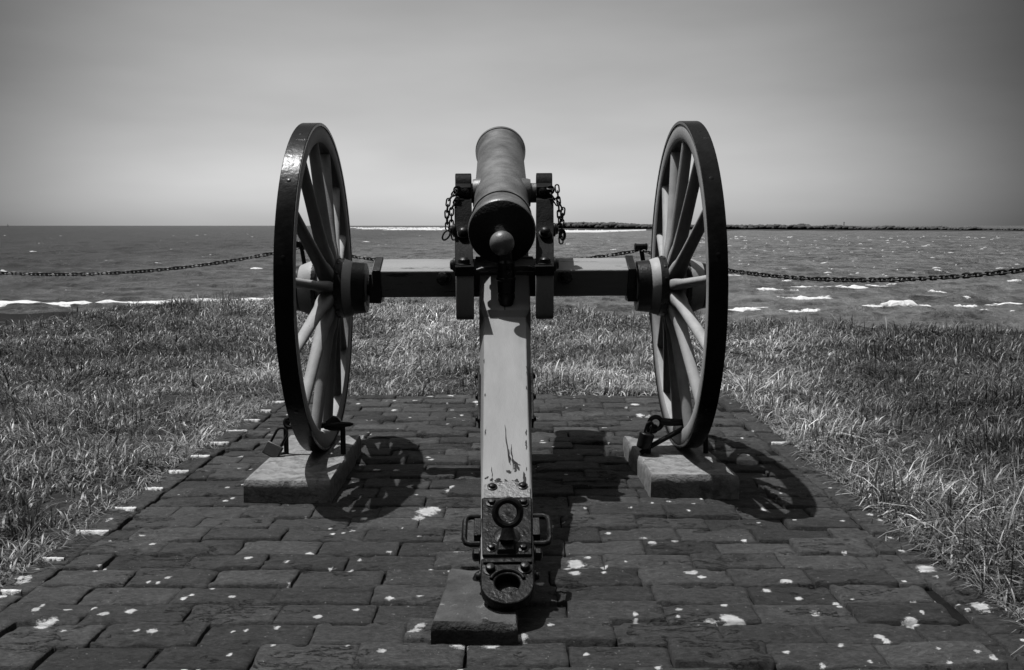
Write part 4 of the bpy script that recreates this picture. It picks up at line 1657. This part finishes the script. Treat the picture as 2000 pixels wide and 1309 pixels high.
mb.lathe([(-.0015, .1375), (-.008, .130), (-.018, .110), (-.030, .085), (-.042, .058), (-.055, .036), (-.070, .027), (-.085, .0255), (-.095, .029)], 56, X=BX, cap=False)
mb.build('breech_face', M['breech'], barrel)
mb = MB()
kp = [(-.132 + .050 * math.cos(a) * -1, max(.0005, .050 * math.sin(a))) for a in np.linspace(R(1), R(150), 22)]
mb.lathe(kp, 40, X=BX, cap=True)
mb.build('cascabel_knob', M['barrel'], barrel)
TRN = BX @ Vector((0, 0, .497))
for sd in (-1, 1):
    mb = MB()
    c_ = Vector((BB.x, .152, 1.148))
    mb.lathe([(0, .075), (.118, .066), (.132, .062), (.133, .046)], 28, X=T(*c_) @ axis_to((sd, 0, 0)))
    mb.lathe([(.13, .045), (.205, .045), (.208, .042)], 28, X=T(*c_) @ axis_to((sd, 0, 0)))
    mb.build('trunnion', M['barrel'], barrel, smooth=30)

# ---- wheels
RW = .725


def make_wheel(sd):
    """sd -1 left, +1 right; local x outward positive is sd"""
    cx = sd * .815 - .013
    root_x = cx

    def ring_mesh(mb, prof, n=96, mi=0):
        # prof (x, r) closed loop swept round the wheel's axis
        rings = []
        for i in range(n + 1):
            a = 2 * math.pi * i / n
            rings.append([(px, r * math.cos(a), r * math.sin(a)) for px, r in prof])
        m_ = len(prof)
        vs = [p for r in rings[:-1] for p in r]
        fs = []
        for i in range(n):
            for j in range(m_):
                k = (j + 1) % m_
                fs.append((i * m_ + j, i * m_ + k, ((i + 1) % n) * m_ + k, ((i + 1) % n) * m_ + j))
        mb.add(vs, fs, mi)
    mb = MB()
    ring_mesh(mb, [(-.030, RW - .013), (-.033, RW - .018), (-.033, RW - .070), (-.027, RW - .083), (-.015, RW - .088), (.015, RW - .088),
                   (.027, RW - .083), (.033, RW - .070), (.033, RW - .018), (.030, RW - .013)])
    wheel = mb.build('wheel', M['wheel_paint'], gun, smooth=32)
    wheel.location = (cx, 0, RW)
    mb = MB()
    ring_mesh(mb, [(-.036, RW - .0135), (-.0365, RW - .002), (-.034, RW), (.034, RW), (.0365, RW - .002), (.036, RW - .0135)])
    # tyre bolts
    for i in range(14):
        a = 2 * math.pi * (i + .5) / 14
        X = T(0, RW * math.cos(a) * .9985, RW * math.sin(a) * .9985) @ axis_to((0, math.cos(a), math.sin(a)))
        mb.lathe([(-.002, .010), (.001, .0095), (.0022, .005)], 12, X=X)
    mb.build('tyre', M['tyre'], wheel, smooth=32)
    # nave: x outward
    sx = sd
    naveX = axis_to((sd, 0, 0))

    def dish(x):
        return x
    mb = MB()
    mb.lathe([(-.215, .075), (-.205, .100), (-.158, .112), (-.150, .120), (-.125, .128), (-.104, .130)], 40, X=naveX)
    mb.lathe([(-.085, .122), (-.07, .108), (.0, .104), (.02, .118)], 40, X=naveX)
    mb.lathe([(.018, .124), (.035, .122), (.075, .106), (.085, .102)], 40, X=naveX)
    mb.build('nave', M['nave'], wheel, smooth=30)
    for prof_ in ([(-.212, .098), (-.210, .112), (-.165, .117), (-.155, .1175), (-.153, .108)],
                  [(-.116, .122), (-.115, .1335), (-.084, .1335), (-.082, .118)],
                  [(.002, .108), (.003, .122), (.020, .124), (.022, .116)],
                  [(.080, .09), (.081, .104), (.118, .096), (.122, .075), (.124, .05)]):
        mb = MB()
        mb.lathe(prof_, 44, X=naveX)
        if prof_[0][0] == -.116:
            for i in range(14):
                a = 2 * math.pi * (i + .3) / 14
                mb.lathe([(0, .007), (.003, .006), (.004, .003)], 10, X=naveX @ T(.1325 * math.cos(a), .1325 * math.sin(a), -.095) @ axis_to((math.cos(a), math.sin(a), 0)))
        mb.build('hub_band', M['iron'], wheel, smooth=30)
    # linch pin and washer
    mb = MB()
    mb.lathe([(.122, .058), (.130, .058), (.135, .045), (.150, .040), (.152, .03)], 28, X=naveX)
    mb.tube([(sd * .142, 0, -.075), (sd * .142, 0, .070)], .008, 8)
    mb.tube([(sd * .142, .012, .078), (sd * .142, 0, .090), (sd * .142, -.012, .078), (sd * .142, 0, .066)], .004, 6, closed=True)
    mb.build('linch_pin', M['iron'], wheel)
    # spokes: 14, dished outward from the nave
    for i in range(14):
        a = math.pi - R(6) - 2 * math.pi * i / 14      # first one points almost at the camera, slightly up
        d = Vector((0, math.cos(a), math.sin(a)))
        tt = Vector((0, -math.sin(a), math.cos(a)))
        xo = Vector((1, 0, 0))
        mb = MB()
        rings = []
        # (radius, x centre, half width along axle, half width in plane, roundness)
        for (r, xc, hx, ht, rd) in ((.100, -.050, .036, .025, .2), (.145, -.046, .035, .026, .2), (.175, -.043, .034, .025, .3), (.215, -.039, .0295, .0215, .75),
                                    (.30, -.031, .0275, .0205, .95), (.45, -.018, .0255, .0195, 1), (.58, -.007, .0245, .0190, 1), (.642, -.001, .0245, .0190, 1)):
            ring = []
            nseg = 16
            for j in range(nseg):
                b = 2 * math.pi * j / nseg
                cb, sb = math.cos(b), math.sin(b)
                # superellipse: rd=1 round, lower is squarer
                e = .35 + .65 * rd
                ux = (abs(cb) ** e) * (1 if cb > 0 else -1)
                ut = (abs(sb) ** e) * (1 if sb > 0 else -1)
                p = d * r + xo * (sd * xc + hx * ux) + tt * (ht * ut)
                ring.append(tuple(p))
            rings.append(ring)
        mb.loft(rings)
        mb.build('spoke', M['wheel_paint'], wheel, smooth=50)
    return wheel


make_wheel(-1)
make_wheel(1)


# ================================================================== WHEEL CLAMPS AND PADLOCKS
def ring_pts(c, r, ax_u, ax_v, n=22):
    c = Vector(c)
    u = Vector(ax_u).normalized()
    v = Vector(ax_v).normalized()
    return [tuple(c + u * r * math.cos(a) + v * r * math.sin(a)) for a in np.linspace(0, 2 * math.pi, n + 1)[:-1]]


# left clamp: two pins let into the block, a bar across the felloe
t = empty('wheel_clamp', (-.86, 4.17, .09))
mb = MB()
mb.tube([(-.135, -.01, -.02), (-.135, -.01, .11), (-.128, -.008, .135), (-.120, -.01, .150)], .011, 12)
mb.tube(ring_pts((-.118, -.012, .140), .020, (1, 0, 0), (0, .3, 1)), .009, 8, closed=True)
mb.tube([(-.135, -.01, .0), (-.172, -.045, .0)], .010, 8)
mb.build('anchor_pin', M['iron'], t)
mb = MB()
mb.tube([(.117, -.015, -.02), (.117, -.015, .11), (.113, -.013, .14)], .0115, 12)
mb.build('anchor_pin', M['iron'], t)
mb = MB()
mb.tube([(-.13, -.012, .118), (-.02, -.014, .124), (.03, -.014, .128), (.10, -.02, .132), (.150, -.022, .134), (.165, -.022, .136)], [.011, .012, .014, .014, .010, .003], 12)
mb.build('crossbar', M['iron'], t)
mb = MB()
sh = [(.035, -.013, .112), (.045, -.013, .148), (.072, -.013, .170), (.095, -.013, .165), (.115, -.013, .140), (.110, -.013, .105), (.07, -.013, .105)]
n_ = len(sh)
mb.add([(x, y - .014, z) for x, y, z in sh] + [(x, y + .014, z) for x, y, z in sh],
       [(j, (j + 1) % n_, n_ + (j + 1) % n_, n_ + j) for j in range(n_)] + [tuple(range(n_))[::-1], tuple(range(n_, 2 * n_))])
mb.build('hasp', M['iron'], t, bevel=.004)
tag(t, 'black iron clamp pinning the left wheel rim to its concrete block', 'wheel clamp', 'wheel clamps')


def padlock(loc, rot, label, wb=.062, hb=.050, db=.024, sh=.075, round_body=False):
    t = empty('padlock', loc, rot)
    mb = MB()
    if round_body:
        mb.lathe([(-hb, .024), (-hb + .004, .030), (-.006, .034), (0, .030)], 24)
    else:
        mb.box(-wb / 2, wb / 2, -db / 2, db / 2, -hb, 0)
    b = mb.build('lock_body', M['lock'] if not round_body else M['iron'], t, bevel=.004)
    mb = MB()
    w = wb * .33
    pts = [(-w, 0, -.008), (-w, 0, sh * .6)]
    for a in np.linspace(math.pi, 0, 9):
        pts.append((w * math.cos(a), 0, sh * .65 + w * math.sin(a)))
    pts += [(w, 0, sh * .6), (w, 0, -.008)]
    mb.tube(pts, .0058, 10)
    mb.build('shackle', M['iron'], t)
    tag(t, label, 'padlock', 'padlocks on the wheel clamps')
    return t


padlock((-1.030, 4.118, .142), (R(-20), R(24), R(-8)), 'flat grey padlock leaning off the left wheel clamp', wb=.074, hb=.058, sh=.080)

# right clamp
t = empty('wheel_clamp', (.75, 4.17, .09))
mb = MB()
mb.tube([(.108, .0, -.03), (.104, .0, .10), (.10, 0, .13)], .0115, 12)
mb.build('anchor_pin', M['iron'], t)
mb = MB()
mb.tube([(-.150, 0, -.02), (-.150, 0, .06)], .015, 12)
mb.tube(ring_pts((-.118, -.005, .136), .027, (1, 0, 0), (0, .15, 1)), .0105, 10, closed=True)
mb.tube([(-.150, 0, .05), (-.142, 0, .12)], .012, 12)
mb.build('anchor_pin', M['iron'], t)
mb = MB()
mb.tube([(-.097, 0, .142), (-.05, 0, .138), (.02, 0, .140), (.035, 0, .138)], [.017, .017, .016, .004], 14)
mb.tube([(-.185, -.03, .008), (-.15, -.02, .030), (.0, -.012, .112), (.028, -.01, .132), (.045, -.01, .142)], [.012, .0115, .0115, .011, .003], 12)
mb.build('crossbar', M['iron'], t)
mb = MB()
mb.tube(ring_pts((-.128, -.014, .112), .016, (1, .2, 0), (0, 0, 1)), .006, 8, closed=True)
mb.build('link', M['iron'], t)
tag(t, 'black iron clamp with a slanting bar pinning the right wheel rim to its block', 'wheel clamp', 'wheel clamps')
padlock((.592, 4.13, .190), (R(8), R(14), R(30)), 'round bodied black padlock hanging from the right wheel clamp', wb=.05, hb=.072, sh=.05, round_body=True)
